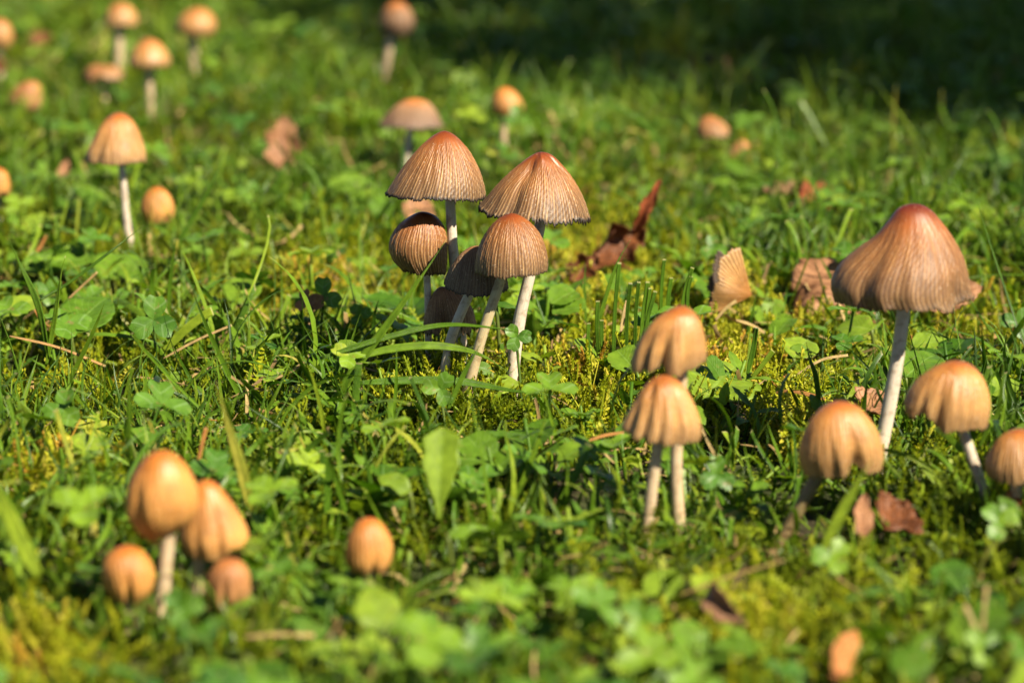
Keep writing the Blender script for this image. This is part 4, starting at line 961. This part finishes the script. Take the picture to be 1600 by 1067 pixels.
# where things grow ----------------------------------------------------------
def vnoise(x, y, sc, seed):
    r0 = np.random.default_rng(seed); s = np.zeros_like(x)
    for k in range(7):
        a = r0.uniform(0, 6.28); f = sc * r0.uniform(.6, 1.8); s += np.sin((x * math.cos(a) + y * math.sin(a)) * f + r0.uniform(0, 6.28))
    return s / 4.0
MOSSY = [(520, 430, 190, 60), (110, 545, 150, 45), (960, 430, 130, 90), (1160, 530, 140, 90), (1010, 630, 160, 50), (1240, 640, 120, 60), (690, 560, 90, 40), (1150, 950, 110, 55), (60, 990, 90, 70), (1130, 470, 180, 60), (900, 560, 90, 50), (90, 720, 120, 60), (1250, 470, 90, 40), (880, 370, 160, 60), (1480, 470, 100, 60)]
def field(x, y, blobs):
    px, py = proj(x, y, 0.0); m = np.zeros_like(x)
    for (a, b, c, d) in blobs: m = np.maximum(m, np.exp(-(((px - a) / c) ** 2 + ((py - b) / d) ** 2)))
    return m
def pts_in_view(n, y0=.56, y1=2.75, power=1.0):
    """more points near the camera, spread a good step either side of the view"""
    u = rng.random(n); y = y0 + (y1 - y0) * u ** power
    x = (rng.random(n) * 2 - 1) * (.185 * y + .05 + (rng.random(n) < .28) * .35)
    return x, y
def clear_of(x, y, front=.065, pad=.006):
    """0..1: 1 where nothing tall may stand, just camera-side of a mushroom"""
    m = np.zeros_like(x)
    for (mx, my, r) in MUSH:
        dy = my - y; m = np.maximum(m, ((np.abs(x - mx * (y / my)) < max(r * .75, .006) + pad) & (dy > -.004) & (dy < front)).astype(float))
    for (mx, my, r) in CAPS:
        m = np.maximum(m, ((x - mx) ** 2 + (y - my) ** 2 < (r * .95 + .002) ** 2).astype(float))
    return m
def eul(n, tilt): return np.stack([rng.normal(0, tilt, n), rng.normal(0, tilt, n), rng.uniform(0, 6.283, n)], 1)

n = 62000; x, y = pts_in_view(n, power=1.25); mo = field(x, y, MOSSY); nz = vnoise(x, y, 22, 4); far = smooth(y, 1.2, 2.0)
keep = rng.random(n) < np.clip(.27 + .85 * mo + .30 * nz, .06, 1); x, y, mo, nz = x[keep], y[keep], mo[keep], nz[keep]; n = len(x)
sc = (.62 + .55 * rng.random(n)) * (1 + .25 * smooth(y, 1.2, 2.2)); z = sink(x, y) - .001 + .0035 * vnoise(x, y, 60, 9) * (mo + .3)
ti = np.clip(.26 + .54 * mo + .14 * vnoise(x, y, 30, 14) + rng.normal(0, .14, n), 0, 1)
idx = np.where(vnoise(x, y, 35, 21) + rng.normal(0, .5, n) > .75, rng.integers(6, 9, n), rng.integers(0, 6, n))
k = 240; px_ = rng.uniform(610, 790, k); py_ = rng.uniform(560, 640, k); g = np.array([ground(a, b) for a, b in zip(px_, py_)])
x = np.r_[x, g[:, 0]]; y = np.r_[y, g[:, 1]]; z = np.r_[z, -.009 + .009 * np.exp(-((px_ - 700) / 60) ** 2 - ((py_ - 600) / 30) ** 2)]; sc = np.r_[sc, rng.uniform(.7, 1.1, k)]; ti = np.r_[ti, np.clip(rng.normal(.38, .2, k), 0, 1)]; idx = np.r_[idx, rng.integers(0, 9, k)]; n = len(x)  # extra moss round the central stems, tint darkened to carry the shadow there
scatter('moss', moss_p, np.stack([x, y, z], 1), eul(n, .42), np.stack([sc] * 3, 1), idx, ti, 'yellow-green feathery moss carpeting the ground between the grass')

n = 112000; x, y = pts_in_view(n, .54, 2.9, 1.15); mo = field(x, y, MOSSY); nz = vnoise(x, y, 18, 31); clr = clear_of(x, y)
keep = rng.random(n) < np.clip(.58 - .62 * mo + .5 * nz + .4 * vnoise(x, y, 70, 77), .03, 1); x, y, mo, clr = x[keep], y[keep], mo[keep], clr[keep]; n = len(x)
sc = (.48 + .85 * rng.random(n) ** 1.4) * (1 - .25 * mo); sc = np.where(clr > 0, np.minimum(sc, .38), sc)
px_, py_ = proj(x, y, 0.); lush = np.exp(-(((px_ - 260) / 330) ** 2 + ((py_ - 600) / 110) ** 2)) + np.exp(-(((px_ - 1500) / 160) ** 2 + ((py_ - 420) / 120) ** 2))
big = (rng.random(n) < .04 + .10 * lush) & (clr == 0) & ((y > .93) | (rng.random(n) < .3)); sc = np.where(big, np.maximum(sc, .7) * rng.uniform(1.2, 1.9, n), sc); sc = sc * np.where(y < .82, .72, 1)
ax, ay, asc = [], [], []
for (mx, my, r) in BUDS:
    a = rng.uniform(R(180), R(360), 70); q = r * rng.uniform(.95, 1.9, 70); ax.append(mx + np.cos(a) * q); ay.append(my + np.sin(a) * q); asc.append(rng.uniform(.35, .85, 70))
for (mx, my, r) in MUSH:
    a = rng.uniform(0, R(360), 46); q = rng.uniform(.003, .018, 46); ax.append(mx + np.cos(a) * q); ay.append(my + np.sin(a) * q); asc.append(rng.uniform(.3, .8, 46))
g = np.array([ground(rng.uniform(640, 800), rng.uniform(585, 640)) for _ in range(90)]); ax.append(g[:, 0]); ay.append(g[:, 1]); asc.append(rng.uniform(.35, .75, 90))
ax, ay, asc = map(np.concatenate, (ax, ay, asc)); k = len(ax)
x = np.r_[x, ax]; y = np.r_[y, ay]; sc = np.r_[sc, asc]; mo = np.r_[mo, np.full(k, .5)]; n = len(x)
z = sink(x, y) - .002
ti = np.clip(.42 + .16 * mo + .16 * vnoise(x, y, 12, 33) + rng.normal(0, .23, n), 0, 1)
e = eul(n, .5); lay = rng.random(n) < .28; e[lay, 0] += rng.choice([-1, 1], lay.sum()) * rng.uniform(.6, 1.3, lay.sum())
scatter('grass', grass_p, np.stack([x, y, z], 1), e, np.stack([np.minimum(sc, 1.0) ** .6 * rng.uniform(.45, .95, n), sc * rng.uniform(.8, 1.25, n), sc], 1), rng.integers(0, 18, n), ti, 'short mown green grass growing through the moss')

n = 3200; x, y = pts_in_view(n, .56, 2.9, 1.1); nz = vnoise(x, y, 15, 41); mo = field(x, y, MOSSY); clr = clear_of(x, y)
keep = (rng.random(n) < np.clip(.45 + .45 * nz - .35 * mo, .05, 1)) & (clr == 0); x, y = x[keep], y[keep]; n = len(x)
sc = .6 + .55 * rng.random(n); e = eul(n, .3); e[:, 0] = rng.normal(.0, .3, n)
scatter('clover_cover', clov_p, np.stack([x, y, sink(x, y)], 1), e, np.stack([sc] * 3, 1), rng.integers(0, 8, n), np.clip(rng.normal(.45, .25, n), 0, 1), 'small clover leaves spread through the lawn')

n = 3800; x, y = pts_in_view(n, .56, 2.9, 1.1); nz = vnoise(x, y, 20, 51); clr = clear_of(x, y)
keep = (rng.random(n) < np.clip(.5 + .5 * nz, .08, 1)) & (clr == 0); x, y = x[keep], y[keep]; n = len(x)
sc = .55 + .6 * rng.random(n)
scatter('weed_cover', weed_ps, np.stack([x, y, sink(x, y) + .001], 1), eul(n, .25), np.stack([sc] * 3, 1), rng.integers(0, 9, n), np.clip(rng.normal(.5, .25, n), 0, 1), 'small broad-leaved weeds growing low in the lawn')

n = 14000; x, y = pts_in_view(n, .56, 2.6, 1.1); nz = vnoise(x, y, 14, 61)
keep = rng.random(n) < np.clip(.4 + .45 * nz, .1, 1); x, y = x[keep], y[keep]; n = len(x)
e = np.stack([rng.choice([-1, 1], n) * rng.uniform(1.1, 1.65, n), rng.normal(0, .3, n), rng.uniform(0, 6.28, n)], 1); sc = (.25 + .75 * rng.random(n) ** 1.5) * np.where(y < .9, .6, 1)
scatter('straw_litter', straw_p, np.stack([x, y, sink(x, y) + rng.uniform(.003, .011, n)], 1), e, np.stack([sc] * 3, 1), rng.integers(0, 8, n), np.clip(rng.normal(.5, .25, n), 0, 1), 'dry straw clippings and needles scattered over the moss')
